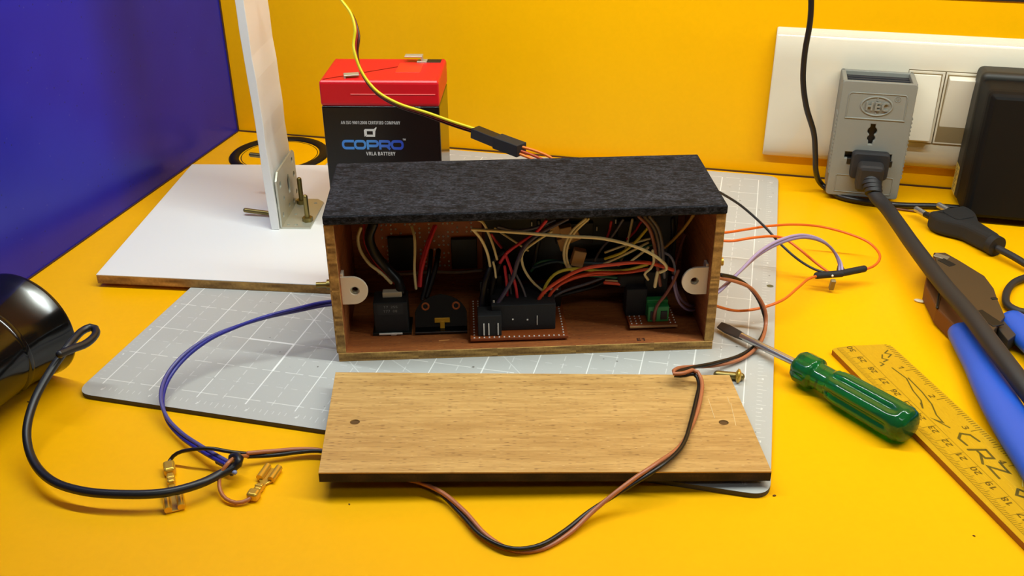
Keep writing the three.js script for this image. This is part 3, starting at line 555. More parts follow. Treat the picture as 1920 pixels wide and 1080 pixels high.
solo('wire_tip', tube([[-198.3,5.5,-293],[-195.2,6.6,-293.1],[-194.1,6.5,-292.8]], 1.1), wm('#8890b8'), 'pale grey stripped tip at the knot of leads', 'wire');
function spade(label, p, q, lift) {
  const a = V(p), b = V(q), len = Math.hypot(b.x - a.x, b.z - a.z);
  const t = thing('spade_terminal', label, 'connector', [p[0], lift, p[2]], Math.atan2(-(b.z - a.z), b.x - a.x), 'brass spade terminals');
  const k = len / 22;
  part('insulation_crimp', merge([box(5 * k, 4.2, 5, 1.3, 2.5 * k, 2.2, 0)]), M.brass, t);
  part('wire_crimp', merge([box(4.6 * k, 3, 3.4, 1, 7.6 * k, 1.7, 0), box(1.4 * k, 3.5, 3.6, 0.8, 7.6 * k, 1.8, 0)]), M.brass, t);
  part('neck', slab([[9 * k, -1.5], [11.4 * k, -1.4], [14 * k, -3.4], [14 * k, 3.4], [11.4 * k, 1.4], [9 * k, 1.5]], 0.45, 1.4, 0.2), M.brass, t);
  const roll = (z) => at(new THREE.CylinderGeometry(1.55, 1.55, 8.6 * k, 14), 17.8 * k, 2.0, z, 0, 0, Math.PI / 2);
  part('receptacle', merge([box(8.6 * k, 0.8, 7.6, 0.3, 17.8 * k, 0.8, 0), roll(-2.6), roll(2.6)]), M.brass, t);
}
spade('brass spade terminal crossed by the thick black cable', [-228.1,2.5,-296.5], [-210.3,2.5,-271], 0);
spade('brass spade terminal on the copper strand, right of the knot', [-182.6,2.5,-283.6], [-182.8,3.5,-305.1], 0);

// ------------------------------------------------------------------ black horn on the left
{
  const t = thing('horn_speaker', 'glossy black horn with a flared rim lying on the desk by the blue wall', 'horn', [-331.6, 0, -348.9], -0.05);
  const f = (g) => { g.rotateX(Math.PI / 2); return g.translate(0, 28.2, 0); };
  part('flare', f(lathe([[0, 4], [16, 4], [25, 1.5], [27.6, 0], [28.2, 0.6], [28.1, 2], [26.8, 6], [25.2, 12], [24.2, 18], [23.8, 24]], 64)), M.blackGloss, t);
  part('body', f(lathe([[23.8, 24], [24.2, 24.6], [24.2, 27], [23.4, 27.8], [23.2, 70], [23, 120], [21, 128], [12, 131], [0, 131]], 64)), M.blackGloss, t);
  part('cable_gland', at(cyl(3, 6, 14), 17, 33, 4, 0.5, 0, -0.9), M.black, t);
}

// ------------------------------------------------------------------ leads at the right of the box
solo('jumper_wire', tube([[-10.9,36,-512.1],[-5.2,34,-517.7],[6.4,30,-533.3],[18.4,27,-547.1],[34,24,-559.5],[50,20,-568.8],[66.1,16,-571.2],[78,13,-568.3],[83.7,11,-559.1],[83.5,10.5,-550.9],[79.6,10.5,-541.7],[73.9,10.5,-535.6]], 0.75), wm('#e0661c'), 'orange jumper wire making the widest loop right of the box', 'wire', 'orange jumper wires');
solo('jumper_wire', tube([[-10.5,32,-510.9],[-1.7,30,-515.7],[9.8,29,-524.7],[21.6,27,-533.8],[27.8,25,-536.6],[37.3,20,-534.3],[46.9,14,-531.3],[53.7,11,-528]], 0.75), wm('#e0661c'), 'orange jumper wire running straight down to the black sleeves', 'wire', 'orange jumper wires');
solo('jumper_wire', tube([[-7.3,25,-450.2],[-3.3,20,-456.7],[6.4,13,-467.5],[17.3,12,-474.7],[28.1,13,-483.6],[37.5,12,-503.5],[43.5,11,-517.1],[48.4,10.5,-522.4]], 0.75), wm('#d96a1c'), 'lowest orange jumper wire, hanging in front of the box corner', 'wire', 'orange jumper wires');
solo('jumper_wire', tube([[-16.4,60,-519.5],[-12.1,54,-528.8],[2,42,-538.5],[16.7,30,-538.6],[26.7,22,-534.1],[37.9,15,-530],[47.1,12,-526.5],[53.6,11,-526]], 0.75), wm('#26292c'), 'dark jumper wire coming down from the box top at right', 'wire');
pair('jumper_pair', 'lilac pair of wires arching from the box to the black sleeves', 'wire', [[-8,30,-448.8],[-4.1,32,-452.9],[4.4,36,-467.2],[14.1,38,-488],[25,38,-505],[37.6,35,-520.4],[49.4,28,-530.2],[56.7,20,-533.8],[60.4,14,-531.7],[60.7,11,-528.3]], 0.85, '#a795ba', '#8a7a9c', 0.5, 'pale_strand', 'dull_strand', 0.4);
{
  const t = thing('sleeve_joint', 'two black sleeved jumper plugs meeting above the desk right of the box', 'connector', [60.8,9,-531.5]);
  partAt('sleeve', merge([tube([[47.8,10.5,-522.6], [61.3,10.5,-528]], 2.0, 4, 12)]), M.blackMatt, t);
  partAt('sleeve', merge([tube([[61.1,10.5,-528.3], [74,10.5,-537]], 2.0, 4, 12)]), M.blackMatt, t);
  const c = V([56.8,10,-522]); partAt('pin_housing', at(box(2.6, 7, 2.6, 0.3), c.x, 5.5, c.z - 1, 0.3, 0.2), std({ color: '#8a7a5a', roughness: 0.5 }), t);
  const d = V([61.2,10.5,-531.4]); partAt('pin_housing', at(box(3, 3.4, 6, 0.3), d.x, 10.8, d.z, 0.1, 0.3), M.blackMatt, t);
  const e = V([55.9,11,-524.5]); partAt('pin', at(new THREE.SphereGeometry(0.7, 8, 6), e.x + 0.2, 11.2, e.z + 1.8), M.solder, t);
}

// ------------------------------------------------------------------ three-strand servo lead from above
{
  const pts = [[-236.8,166.7,-530],[-233.6,158.5,-528],[-227.4,150.6,-525],[-220.1,143.7,-521],[-216.4,135.4,-517],[-216.3,126,-513],[-212.6,114.9,-510],[-204,104.8,-508],[-191.8,98.2,-508],[-175.5,93.1,-510],[-161.6,86.8,-515],[-149.6,81.6,-520]];
  const t = thing('servo_lead', 'yellow, red and brown flat lead hanging from above past the battery', 'cable', mid(pts));
  partAt('brown_strand', strand(pts, 0.75, 1.4, 0.75 + Math.PI, 0.06), wm('#4a1c10'), t); partAt('red_strand', strand(pts, 0.75, 0.1, 0, 0), wm('#9a2418'), t); partAt('yellow_strand', strand(pts, 0.85, 1.4, 0.75, 0.06), wm('#d9c818'), t);
  const p = thing('servo_plug', 'black three-pin plug joined to a socket behind the box top', 'connector', [-133.9,79.4,-510]);
  const a = V([-150.6,81.2,-520]), b = V([-135.3,79.8,-512]), c = V([-119,79.1,-503]);
  const seg = (u, v, w, h) => { const l = u.distanceTo(v), g = box(l, h, w, 0.5); g.applyQuaternion(new THREE.Quaternion().setFromUnitVectors(new THREE.Vector3(1, 0, 0), v.clone().sub(u).normalize())); return g.translate((u.x + v.x) / 2, (u.y + v.y) / 2, (u.z + v.z) / 2); };
  partAt('plug', seg(a, b.clone().lerp(c, 0.06), 7, 6), M.black, p);
  partAt('socket', seg(b, c, 8, 7), M.blackMatt, p);
  for (const [y, dz] of [[0, 0], [3.5, -1], [-2.5, 1]]) solo('servo_tail', tube([[c.x - 1, c.y + y * 0.6 - 0.5, c.z + dz], [c.x + 9, c.y + y * 0.8 - 3, c.z + dz + 1], [c.x + 17, c.y + y - 7, c.z + dz + 1], [c.x + 24, c.y + y - 16, c.z + dz + 0.5], [c.x + 26, c.y - 40, c.z + dz - 2]], 0.8), wm(y ? '#d8701c' : '#a83c14'), y > 0 ? 'upper orange tail wire dipping behind the box from the black socket' : y < 0 ? 'lower orange tail wire dipping behind the box from the black socket' : 'middle red-brown tail wire dipping behind the box from the black socket', 'wire', 'tail wires behind the box');
}

// ------------------------------------------------------------------ switch plate
{
  const t = thing('switch_plate', 'long white switch and socket plate on the yellow back wall', 'switch plate', [14.3, 15, WZ]);
  const prof = new THREE.Shape(); prof.moveTo(0, 0);
  prof.bezierCurveTo(5, 0.5, 8.4, 5, 9.2, 18); prof.lineTo(9.2, 72); prof.bezierCurveTo(8.6, 84, 4.5, 90, 0, 91.5); prof.lineTo(0, 0);
  const g = new THREE.ExtrudeGeometry(prof, { depth: 240, bevelEnabled: true, bevelThickness: 1.2, bevelSize: 0.8, bevelOffset: -0.8, bevelSegments: 3, curveSegments: 24 });
  g.rotateY(-Math.PI / 2); g.translate(240, 0, 0);
  part('cover_frame', toCreasedNormals(g, 0.5), M.plate, t);
  // modules, 23 mm wide, set in the plate; x in room = 14.3 + x
  part('module_gap', box(139, 50.2, 0.5, 0.2, 155.4, 45.2, 9.1), std({ color: '#6a5c40', roughness: 0.8 }), t);
  const x0 = 63, w = 23.2;
  for (let k = 0; k < 6; k++) {
    const x = x0 + k * w + w / 2 + 22.8;
    const m = part('switch_module', box(w - 0.7, 49, 1.2, 0.3, x, 45.2, 9.6), M.plate, t);
    if (k === 0 || k === 1) {
      const r = box(w - 4.6, 44.5, 6, 0.6); r.rotateX(k === 0 ? -0.1 : 0.17);
      part('rocker', at(r, x - 0.2, 45.2, k === 0 ? 10.0 : 9.4), M.switchW, m);
      part('rocker_gap', box(w - 3.2, 46.4, 0.4, 0.15, x - 0.2, 45.2, 10.15), std({ color: '#8a7650', roughness: 0.8 }), m);
    }
  }
}

// ------------------------------------------------------------------ grey adaptor with the plug
{
  const t = thing('plug_adaptor', 'grey universal plug adaptor pushed into the wall plate', 'adaptor', [80.5, 4, -687.2]);
  const W = 46, H = 79.5, D = 28;
  // front panel with the socket holes
  const fs = roundRect(W, H, 2.5, -W / 2, 0);
  const ph = (pts) => { const h = new THREE.Path(); pts.forEach(([x, y], i) => i ? h.lineTo(x, y) : h.moveTo(x, y)); h.closePath(); fs.holes.push(h); };
  const lobe = [[-1.6, 51.6], [1.6, 51.6]]; const arc = (x, y, r, a0, a1) => Array.from({ length: 7 }, (_, k) => { const a = a0 + (a1 - a0) * k / 6; return [x + r * Math.cos(a), y + r * Math.sin(a)]; });
  ph([...lobe, [1.6, 49.5], ...arc(0, 46.8, 3.0, 1.0, -1.0), ...arc(0, 41.8, 2.5, 0.9, -0.9), [1.2, 37.6], [-1.2, 37.6], ...arc(0, 41.8, 2.5, Math.PI + 0.9, Math.PI - 0.9), ...arc(0, 46.8, 3.0, Math.PI + 1.0, Math.PI - 1.0), [-1.6, 49.5]]);
  for (const s of [-1, 1]) ph([[s * 12.4 - 2.4, 27], [s * 12.4 + 2.4, 27], [s * 12.4 + 2.4, 31.5], [s * 12.4 - 2.4, 31.5]]);
  part('front_panel', at(extr(fs, 3, 0.5), 0, 0, D - 3), M.greyPl, t);
  part('socket_insert', box(W - 6, H - 22, 14, 0.3, 0, 30, 17), M.black, t);
  part('body', merge([box(3, H, D - 2, 0.8, -W / 2 + 1.5, H / 2, D / 2 - 1), box(3, H, D - 2, 0.8, W / 2 - 1.5, H / 2, D / 2 - 1), box(W, H, 3, 0.8, 0, H / 2, 1.5), box(W - 1, 3, D - 2, 0.6, 0, 1.6, D / 2 - 1)]), M.greyPl, t);
  part('top_recess', merge([box(W - 6, 2, D - 6, 0.2, 0, H - 4, D / 2 - 0.5), box(W - 7, 1.6, 1.6, 0.3, 0, H - 2.6, 15), box(W - 7, 1.2, 1.4, 0.3, 0, H - 2.8, 9)]), M.greyDark, t);
  const ridges = []; for (let k = 0; k < 16; k++) for (const s of [-1, 1]) ridges.push(at(cyl(1.0, 9, 8), s * (W / 2 - 0.2), 16 + k * 2.7, D - 5, Math.PI / 2));
  part('grip_ridges', merge(ridges), M.greyPl, t);
  const rim = (pts, r, closed) => new THREE.TubeGeometry(new THREE.CatmullRomCurve3(pts.map(([x, y]) => new THREE.Vector3(x, y, 0)), closed, 'catmullrom', 0.05), 90, r, 6, closed);
  part('raised_outline', merge([
    rim([[-18, 56], [-18, 70], [-16.5, 72], [16.5, 72], [18, 70], [18, 56]], 0.45, false), rim([[-18.5, 55], [18.5, 55]], 0.6, false),
    rim([[-18, 3], [-18, 15], [18, 15], [18, 3], [-18, 3]], 0.4, false)]).translate(0, 0, D), M.greyPl, t);
  const ell = Array.from({ length: 40 }, (_, k) => [9.6 * Math.cos(k / 40 * 2 * Math.PI), 63.8 + 6.2 * Math.sin(k / 40 * 2 * Math.PI)]);
  const tg = new TextGeometry('HEC', { font, size: 5.6, depth: 1.3, curveSegments: 4 }); tg.computeBoundingBox(); tg.translate(-tg.boundingBox.max.x / 2, 61, -0.1);
  const rg = new TextGeometry('R', { font, size: 2, depth: 0.4, curveSegments: 3 }); rg.translate(11.4, 68.2, -0.1);
  part('raised_emblem', merge([rim(ell, 0.65, true), tg, rg, at(new THREE.TorusGeometry(1.8, 0.25, 6, 18), 12.2, 69.2, 0), box(0.9, 3, 0.8, 0.2, 0, 68.6, 0), box(0.9, 2.6, 0.8, 0.2, 0, 59, 0)]).translate(0, 0, D), M.greyPl, t);
}
{
  // moulded plug and thick cord
  const t = thing('mains_lead', 'thick black lead with a moulded plug in the grey adaptor', 'mains lead', [82, 4, -659.2]);
  const fl = at(extr(roundRect(24, 19, 3.5), 6.5, 1.2), 0, 24.5, 0.2);
  part('plug_flange', fl, M.rubber, t);
  part('plug_blades', merge([box(4.4, 4, 5, 0.3, -12.2, 25.2, -2), box(4.4, 4, 5, 0.3, 12.2, 25.2, -2)]), M.black, t);
  const bd = at(extr(roundRect(16.5, 19, 3.5), 11, 2.4), 0, 21.5, 5); bd.rotateX(0.12);
  part('plug_body', bd, M.rubber, t);
  const rel = []; for (let k = 0; k < 4; k++) rel.push(at(new THREE.CylinderGeometry(7.2 - k * 0.5, 6.8 - k * 0.5, 2.3, 18), 0.8 + k * 0.8, 17.5 - k * 1.6, 14.5 + k * 2.1, -0.85));
  part('strain_relief', merge(rel), M.rubber, t);
  partAt('cord', tube([[84, 19, -644], [86.4, 15, -637.5], ...[[92.3,12.5,-626.3],[97.2,13.5,-599.4],[102.5,15,-566.7],[111.9,18,-513.7],[120.7,20,-474.8],[126.9,19,-450.3],[135.7,16,-422.4],[147.6,9,-394.4]]], 4.4, 90, 14), M.rubber, t);
}
// ------------------------------------------------------------------ black adapter
{
  const t = thing('power_adapter', 'big black power adapter at the right end of the wall plate', 'adapter', [175, 2, -687.2]);
  part('rear_shell', box(68, 88, 20, 4, 0, 45.5, 10), std({ color: '#26241c', roughness: 0.55 }), t);
  const s = roundRect(67, 84, 4); const g = new THREE.ExtrudeGeometry(s, { depth: 20, bevelEnabled: true, bevelThickness: 9, bevelSize: 4, bevelOffset: -4, bevelSegments: 4 });
  part('front_shell', at(g, 0.5, 43.5, 20), std({ color: '#0f0e0d', roughness: 0.65, specularIntensity: 0.4 }), t);
  part('rim_line', at(new THREE.TubeGeometry(new THREE.CatmullRomCurve3([[-27, 0], [-27, 80], [-25.5, 81.5], [29, 81.5]].map(([x, y]) => new THREE.Vector3(x, y, 0)), false, 'catmullrom', 0.05), 60, 0.8, 6), 0, 0, 40), M.greyDark, t);
  const lab = canvasTex(128, 256, (x) => { x.fillStyle = '#c9b45a'; x.fillRect(0, 0, 128, 256); x.fillStyle = '#4a4426'; for (let k = 0; k < 13; k++) x.fillRect(14, 16 + k * 18, 40 + (k * 37) % 58, 8); });
  const p = new THREE.PlaneGeometry(12, 20); p.rotateY(-Math.PI / 2); part('sticker', p.translate(-34.1, 14, 10), std({ map: lab, roughness: 0.5 }), t, 'yellowish sticker with tiny print');
}
solo('hanging_wire', tube([...[[26.5,153.3,-655],[29.1,140.6,-655],[30.6,134.2,-655],[31.7,121,-655],[31.1,100.7,-655],[32.3,83.3,-655],[36.6,65.7,-655],[43.9,47.3,-657],[46.9,32.1,-658],[49.1,19.3,-660]], ...[[55,6,-670.9],[65.4,3,-661.3],[75.6,3,-656.2],[92.6,3,-653.6],[109.8,2.5,-655.1],[127,2.5,-658.1],[140.4,2.5,-658.5],[157,2.5,-658.7]]], 1.9), wm('#161414'), 'thin black wire hanging before the wall plate and passing under the adaptor', 'cable');
solo('loose_wire', tube([[79.7,1.2,-663.2],[96.3,1,-652.8],[109.6,1,-650.4],[124.5,1,-648.5]], 0.7), wm('#6a3608'), 'thin brown wire on the desk behind the two-pin plug', 'wire');

// ------------------------------------------------------------------ two-pin plug
{
  const a = V([129.9,7,-632]), b = V([155.1,7,-593.2]), dx = b.x - a.x, dz = b.z - a.z, len = Math.hypot(dx, dz), turn = Math.atan2(-dz, dx);
  const t = thing('two_pin_plug', 'black flat two-pin plug lying on the desk before the black adapter', 'plug', [a.x, 0, a.z], turn);
  const o = new THREE.Shape(); const hw = 14.5;
  o.moveTo(0, -7); o.quadraticCurveTo(-0.6, 0, 0, hw - 2); o.quadraticCurveTo(2, hw, 6, hw); o.bezierCurveTo(14, hw, 18, 8, 24, 6); o.lineTo(len - 4, 4.4); o.lineTo(len - 4, -4.4); o.lineTo(24, -6); o.bezierCurveTo(18, -8, 14, -hw, 6, -hw); o.quadraticCurveTo(2, -hw, 0, -hw + 2); o.closePath();
  part('plug_body', at(extr(o, 12.5, 3.2, 4), 0, 0.6, 0, -Math.PI / 2), M.blackMatt, t);
  part('grip_panel', at(extr(roundRect(15, 15, 4), 1.2, 0.4), 11, 12.6, 0, -Math.PI / 2), M.blackMatt, t);
  part('collar', at(cyl(6.3, 4.4, 20), len - 2, 6.6, 0, 0, 0, Math.PI / 2), M.blackMatt, t);
  for (const s of [-1, 1]) { const k = part('pin_sleeve', at(cyl(1.9, 8, 12), -3.6, 6.6, s * 9, 0, 0, Math.PI / 2), M.black, t); part('pin', merge([at(cyl(2.0, 8.5, 14), -11.5, 6.6, s * 9, 0, 0, Math.PI / 2), at(new THREE.SphereGeometry(2, 12, 8), -15.6, 6.6, s * 9)]), M.steel, k); }
  partAt2('cord', tube([[155.3,6.5,-590.6],[162.3,6,-582.3],[168.5,5,-575.1],[173.5,4,-569.9],[174.6,3,-567.3],[166.5,3,-562.1],[157.7,3,-552.7],[151.4,3,-537.8],[150,3,-525.1],[154.9,3,-519],[165.1,3,-519],[181.5,3,-521.6]], 2.1), M.rubber, t);
}
function partAt2(name, g, m, parent) {   // a part given in room millimetres for a thing that is turned
  g = clean(g); g.translate(-parent.position.x / S, -parent.position.y / S, -parent.position.z / S); g.rotateY(-parent.rotation.y); return part(name, g, m, parent);
}

// ------------------------------------------------------------------ pliers
{
  const t = thing('pliers', 'rusty combination pliers with blue grips lying under the thick cord', 'pliers', [118, 0, -520]);
  const out = (list) => list.map((q) => [q[0], q[2]]);
  const head = [[115,11,-566.3], [121.4,11,-567.7], [127.6,11,-559.3], [139,11,-541.6], [141.6,11,-526.9], [141.4,11,-514.6], [142,11,-496.1], [133.2,11,-478.6], [127.5,11,-495], [121.9,11,-511.3], [114.5,11,-540]];
  const jaw = [[115.4,10,-565.6], [115.3,10,-540.8], [122.7,10,-512.1], [126.6,10,-494.3], [120.5,10,-477.4], [114.6,10,-483.1], [108.6,10,-498.8], [105.8,10,-524.3], [109,10,-542.6]];
  partAt('upper_jaw', slab(out(head), 1.5, 11.5, 0.8), std({ color: '#5a4a34', metalness: 0.55, roughness: 0.55 }), t, 'dull steel jaw half');
  partAt('lower_jaw', slab(out(jaw), 1.0, 10.6, 0.8), std({ color: '#6e4420', metalness: 0.4, roughness: 0.65 }), t, 'rusty brown jaw half');
  const p = V([120.4,11.6,-553.7]); partAt('jaw_notch', at(box(9, 0.8, 5, 0.3), p.x, 11.5, p.z, 0, -0.9), M.black, t);
  const p2 = V([118.6,11.6,-560.2]); partAt('worn_tip', at(box(8, 0.7, 5, 0.3), p2.x, 11.4, p2.z - 1, 0, -0.5), std({ color: '#9a9484', metalness: 0.7, roughness: 0.5 }), t);
  const r = V([132.5,11.8,-491.4]); partAt('joint_slot', at(box(16, 0.8, 7, 1), r.x, 11.5, r.z, 0, -1.0), M.black, t);
  partAt('jaw_groove', tube([[113.3,11,-521], [110.9,11,-510], [108.7,11,-498.1]], 0.8), M.black, t);
  const nt = V([140.5,11.6,-514.5]); partAt('edge_nick', at(box(3.5, 0.8, 2, 0.3), nt.x - 1, 11.5, nt.z, 0, 0.4), M.black, t);
  partAt('tang', slab(out([[122.7,9,-491.7], [130.1,9,-499.1], [129.4,9,-471.5], [119.5,9,-464]]), 2, 9.5, 0.6), M.darkSteel, t);
  partAt('tang', slab(out([[135.2,9,-494.6], [143.7,9,-503.4], [148.2,9,-485.5], [139.9,9,-473.9]]), 2, 9.5, 0.6), M.darkSteel, t);
  // grips: swept rounded handles
  const grip = (pts, ws) => {
    const c = curveOf(pts), n = 40, rad = 16, pos = [], idx = [];
    for (let i = 0; i <= n; i++) {
      const u = i / n, q = c.getPointAt(u), tg = c.getTangentAt(u), side = new THREE.Vector3(-tg.z, 0, tg.x).normalize();
      const f = u * (ws.length - 1), k = Math.min(ws.length - 2, Math.floor(f)), w = ws[k] + (ws[k + 1] - ws[k]) * (f - k), e = Math.min(1, Math.sqrt(Math.min(u, 1 - u) * 14) + 0.35);
      for (let j = 0; j < rad; j++) { const a = j / rad * 2 * Math.PI, ca = Math.cos(a), sa = Math.sin(a); pos.push(q.x + side.x * ca * w * e, q.y + sa * 6.0 * e, q.z + side.z * ca * w * e); }
    }
    for (let i = 0; i < n; i++) for (let j = 0; j < rad; j++) { const a = i * rad + j, b = i * rad + (j + 1) % rad, cc = a + rad, d = b + rad; idx.push(a, b, cc, b, d, cc); }
    const e0 = pos.length / 3; const q0 = c.getPoint(0), q1 = c.getPoint(1); pos.push(q0.x, q0.y, q0.z, q1.x, q1.y, q1.z);
    for (let j = 0; j < rad; j++) { idx.push(e0, (j + 1) % rad, j); idx.push(e0 + 1, n * rad + j, n * rad + (j + 1) % rad); }
    const g = new THREE.BufferGeometry(); g.setAttribute('position', new THREE.Float32BufferAttribute(pos, 3)); g.setIndex(idx); g.computeVertexNormals(); return g;
  };
  partAt('grip', grip([[118.5,7,-486.4],[121.7,7,-467.8],[124.5,7,-448.4],[125.9,7,-431.8],[128,7,-413.8],[131.2,7,-394.1],[135.2,7,-373.1],[139.5,7,-345.6],[141.7,7,-321.9]], [7, 8.4, 9, 9.4, 9.6, 9.4, 9, 8.4]), M.blueGrip, t);
  partAt('grip', grip([[145.5,7,-503.9],[150.1,7,-489.3],[155.3,7,-474.6],[161.4,7,-457],[167.1,7,-430.7],[171.4,7,-395]], [7, 8.6, 9.2, 9.4, 9, 8.4]), M.blueGrip, t);
}

// ------------------------------------------------------------------ ruler
{
  const a = V([54.1,3,-457.1]), dir = new THREE.Vector2(0.462, 0.887), turn = Math.atan2(-dir.y, dir.x), Lr = 312, Wr = 31.5;
  const t = thing('ruler', 'scratched yellow plastic ruler lying between the screwdriver and the pliers', 'ruler', [a.x, 0, a.z], turn);
  // local x runs along the ruler toward the viewer, local -z to its right-hand edge
  const sh = new THREE.Shape(); sh.moveTo(1.5, 0); sh.lineTo(Lr, 0); sh.lineTo(Lr, Wr); sh.lineTo(8, Wr); sh.quadraticCurveTo(5, Wr, 3.4, Wr - 3); sh.lineTo(0.6, 12); sh.quadraticCurveTo(-0.4, 0.6, 1.5, 0);
  const tex = canvasTex(2048, 256, (x, w, h) => {
    const k = w / Lr, ky = h / Wr; x.fillStyle = '#c69a12'; x.fillRect(0, 0, w, h);
    for (let i = 0; i < 2600; i++) { x.fillStyle = rnd() > 0.5 ? 'rgba(150,110,10,0.16)' : 'rgba(240,200,60,0.14)'; x.fillRect(rnd() * w, rnd() * h, 3 + rnd() * 20, 1 + rnd() * 3); }
    const Y = (m) => h - m * ky; x.strokeStyle = 'rgba(66,50,8,0.7)'; x.fillStyle = 'rgba(58,44,8,0.82)'; x.lineWidth = 1.6;
    const ln = (x0, y0, x1, y1) => { x.beginPath(); x.moveTo(x0 * k, Y(y0)); x.lineTo(x1 * k, Y(y1)); x.stroke(); };
    // centimetres, counted from the far (hidden) end: 30 stands at the near end
    for (let m = 0; m <= 300; m++) { const p = 1 + m; ln(p, 3.2, p, m % 10 === 0 ? 12.4 : m % 5 === 0 ? 7 : 5.6); }
    ln(1, 12.6, Lr, 12.6); ln(1, 3.0, Lr, 3.0);
    x.font = 'bold 34px sans-serif'; x.textAlign = 'center'; x.textBaseline = 'middle';
    for (let c = 0; c <= 29; c++) { x.save(); x.translate((c * 10 + 3.4) * k, Y(9.6)); x.rotate(Math.PI); x.fillText(String(30 - c), 0, 0); x.restore(); }
    // inches along the other edge
    x.lineWidth = 3;
    for (let m = 0; m <= 192; m++) { const p = 2.5 + m * 25.4 / 16; ln(p, Wr - 0.6, p, Wr - (m % 16 === 0 ? 6.5 : m % 8 === 0 ? 4.6 : 3.2)); }
    for (let c = 1; c <= 11; c++) { x.save(); x.translate((2.5 + c * 25.4 - 3) * k, Y(Wr - 7)); x.fillText(String(c), 0, 0); x.restore(); }
    // pen marks
    x.strokeStyle = 'rgba(40,42,20,0.75)'; x.lineWidth = 5; x.lineCap = 'round';
    const sc = (p) => { x.beginPath(); p.forEach(([u, v], i) => i ? x.lineTo(u * k, Y(v)) : x.moveTo(u * k, Y(v))); x.stroke(); };
    x.lineWidth = 5; sc([[9, 27], [11, 24], [13, 26.5], [15, 23.5]]); sc([[12, 22], [15, 20], [17, 22], [18, 19]]); sc([[18, 17], [20, 18], [21, 15.5]]);
    x.lineWidth = 5.5; sc([[24, 20], [34, 21.5], [44, 18.5], [52, 17.5], [58, 14.5], [54, 16]]); sc([[34, 22.5], [46, 22], [56, 20.5], [64, 17.5], [70, 17], [67, 14.6], [74, 17.5]]);
    x.lineWidth = 9; sc([[86, 24], [81, 23], [79, 19.5], [82, 16.5], [87, 17]]); sc([[90, 15.5], [92, 23]]); sc([[92, 23], [98, 22.5], [97, 19], [92, 18.8]]); sc([[94, 18.8], [100, 15.5]]); sc([[101, 23], [108, 22.5], [102, 16.5], [110, 16]]);
    sc([[122, 22], [118, 19], [121, 16], [124, 19], [119, 22.5], [123, 24], [127, 17]]); sc([[131, 23.5], [132, 16.5]]); sc([[131, 20], [138, 19.5]]); sc([[138, 24], [139, 16]]);
    x.strokeStyle = 'rgba(240,226,160,0.8)'; x.lineWidth = 3; sc([[106, 27], [113, 25], [117, 22]]);
    for (let i = 0; i < 60; i++) { x.strokeStyle = 'rgba(236,206,90,0.35)'; x.lineWidth = 1; const u = rnd() * Lr, v = rnd() * Wr; sc([[u, v], [u + rnd() * 12, v + (rnd() - 0.5) * 4]]); }
  });
  const top = new THREE.ShapeGeometry(sh, 8), p = top.attributes.position, uv = top.attributes.uv; for (let i = 0; i < p.count; i++) uv.setXY(i, p.getX(i) / Lr, p.getY(i) / Wr);
  part('printed_top', at(top, 0, 3.02, 0, -Math.PI / 2), std({ map: tex, roughness: 0.3 }), t);
  part('blade', at(extr(sh, 3, 0.25), 0, 0, 0, -Math.PI / 2), std({ color: '#9a5a10', roughness: 0.5 }), t, 'brown grimy edge');
}

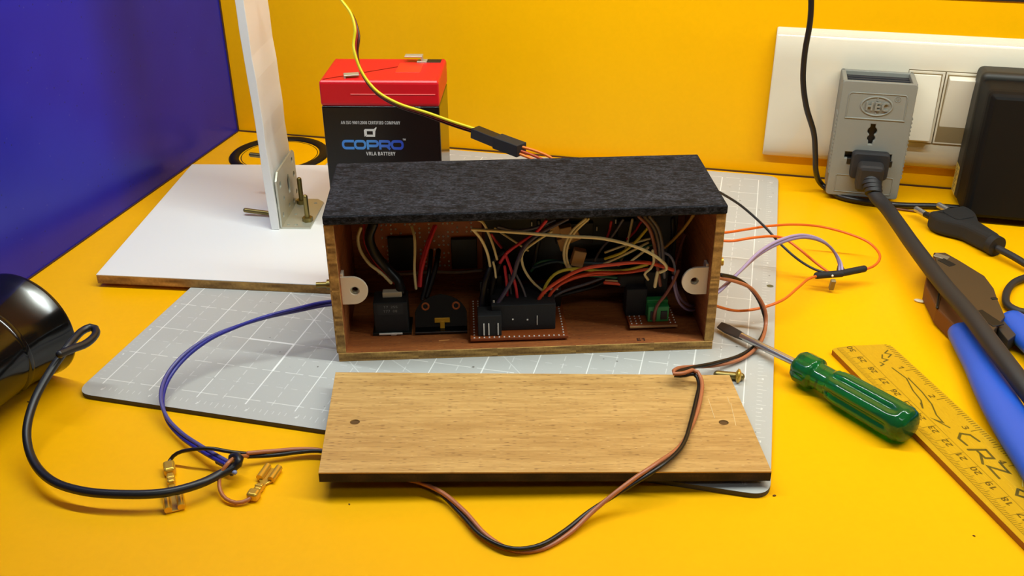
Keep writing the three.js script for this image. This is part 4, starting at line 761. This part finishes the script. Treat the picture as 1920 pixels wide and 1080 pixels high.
// ------------------------------------------------------------------ screwdriver
{
  const a = V([36.4,10,-428.5]), b = V([85.5,10,-385.6]), tip = V([5.7,7,-465.8]), len = Math.hypot(b.x - a.x, b.z - a.z), turn = Math.atan2(-(b.z - a.z), b.x - a.x);
  const t = thing('screwdriver', 'flat-blade screwdriver with a clear green fluted handle', 'screwdriver', [a.x, 0, a.z], turn);
  const n = 96, m = 50, pos = [], idx = [], R = 9.1;
  const prof = [[0, 4.6], [0.02, 7.0], [0.05, 8.2], [0.15, 8.4], [0.18, 8.0], [0.2, 6.5], [0.32, 6.5], [0.35, 7.9], [0.42, 8.6], [0.86, 9.1], [0.93, 8.9], [0.97, 7.8], [0.993, 5.4], [1, 2]];
  const rad = (u) => { for (let i = 0; i < prof.length - 1; i++) if (u <= prof[i + 1][0]) { const k = (u - prof[i][0]) / (prof[i + 1][0] - prof[i][0]); return prof[i][1] + (prof[i + 1][1] - prof[i][1]) * k; } return 2; };
  for (let i = 0; i <= m * 2; i++) {
    const u = i / (m * 2), r = rad(u), fl = u > 0.3 && u < 0.92 ? Math.min(1, (u - 0.3) * 12, (0.92 - u) * 14) : u < 0.16 ? 0.4 : 0.1;
    for (let j = 0; j < n; j++) { const th = j / n * 2 * Math.PI, rr = r * (1 - 0.17 * fl * Math.pow(0.5 + 0.5 * Math.cos(th * 6), 2.2)); pos.push(u * len, R + rr * Math.sin(th), rr * Math.cos(th)); }
  }
  for (let i = 0; i < m * 2; i++) for (let j = 0; j < n; j++) { const p = i * n + j, q = i * n + (j + 1) % n; idx.push(p, p + n, q, q, p + n, q + n); }
  const c0 = pos.length / 3; pos.push(0, R, 0, len, R, 0); for (let j = 0; j < n; j++) { idx.push(c0, j, (j + 1) % n); idx.push(c0 + 1, m * 2 * n + (j + 1) % n, m * 2 * n + j); }
  const g = new THREE.BufferGeometry(); g.setAttribute('position', new THREE.Float32BufferAttribute(pos, 3)); g.setIndex(idx); g.computeVertexNormals();
  part('handle', g, M.green, t, 'clear green plastic handle');
  const sl = Math.hypot(tip.x - a.x, tip.z - a.z);
  const sh2 = merge([at(cyl(1.9, sl - 12 + 34, 18), -(sl - 12) / 2 + 17, 0, 0, 0, 0, Math.PI / 2)]);
  const drop = Math.atan2(R - 6.2, sl); sh2.rotateZ(drop); sh2.translate(0, R, 0);
  part('shaft', sh2, M.steel, t);
  // blade: flares then tapers to a flat edge
  const bl = new THREE.Shape(); bl.moveTo(3, -1.7); bl.lineTo(-4, -2.3); bl.lineTo(-11, -2.6); bl.lineTo(-16.5, -2.0); bl.lineTo(-16.5, 2.0); bl.lineTo(-11, 2.6); bl.lineTo(-4, 2.3); bl.lineTo(3, 1.7);
  const bg = extr(bl, 1.6, 0.4); bg.rotateX(-Math.PI / 2); bg.translate(0, -0.8, 0); bg.rotateX(0.5); bg.translate(-(sl - 13), 0, 0); bg.rotateZ(drop); bg.translate(0, R, 0);
  part('blade', bg, M.darkSteel, t, 'dark flat blade tip');
}

// ------------------------------------------------------------------ crumbs
{ const c = V([104.4,0.4,-523.5]); solo('chip_of_foam', at(new THREE.SphereGeometry(2.4, 10, 6).scale(1.3, 0.3, 0.7), c.x, 0.72, c.z, 0, -0.3), M.cream, 'tiny pale flake on the desk left of the pliers', 'flake'); }
for (const [q, s, lb] of [[[58.2,0,-538.2], 1.3, 'tiny dark crumb'], [[-142.7,0,-291.9], 0.8, 'tiny dark crumb in the shadow of the loose cover'], [[27.8,0,-337.5], 1.2, 'tiny brown crumb beside the near right corner of the mat'], [[-320.5,0,-325.2], 1.0, 'tiny dark crumb near the thick black cable'], [[104.5,0,-331.1], 0.9, 'tiny dark crumb at the lower right of the desk']].slice(1)) solo('crumb', at(new THREE.SphereGeometry(s * 0.55, 6, 4).scale(1.3, 0.4, 0.8), q[0], s * 0.22, q[2], 0, s * 3), std({ color: '#5a3a10', roughness: 0.9 }), lb, 'crumb', 'crumbs on the desk');

renderer.render(scene, camera);
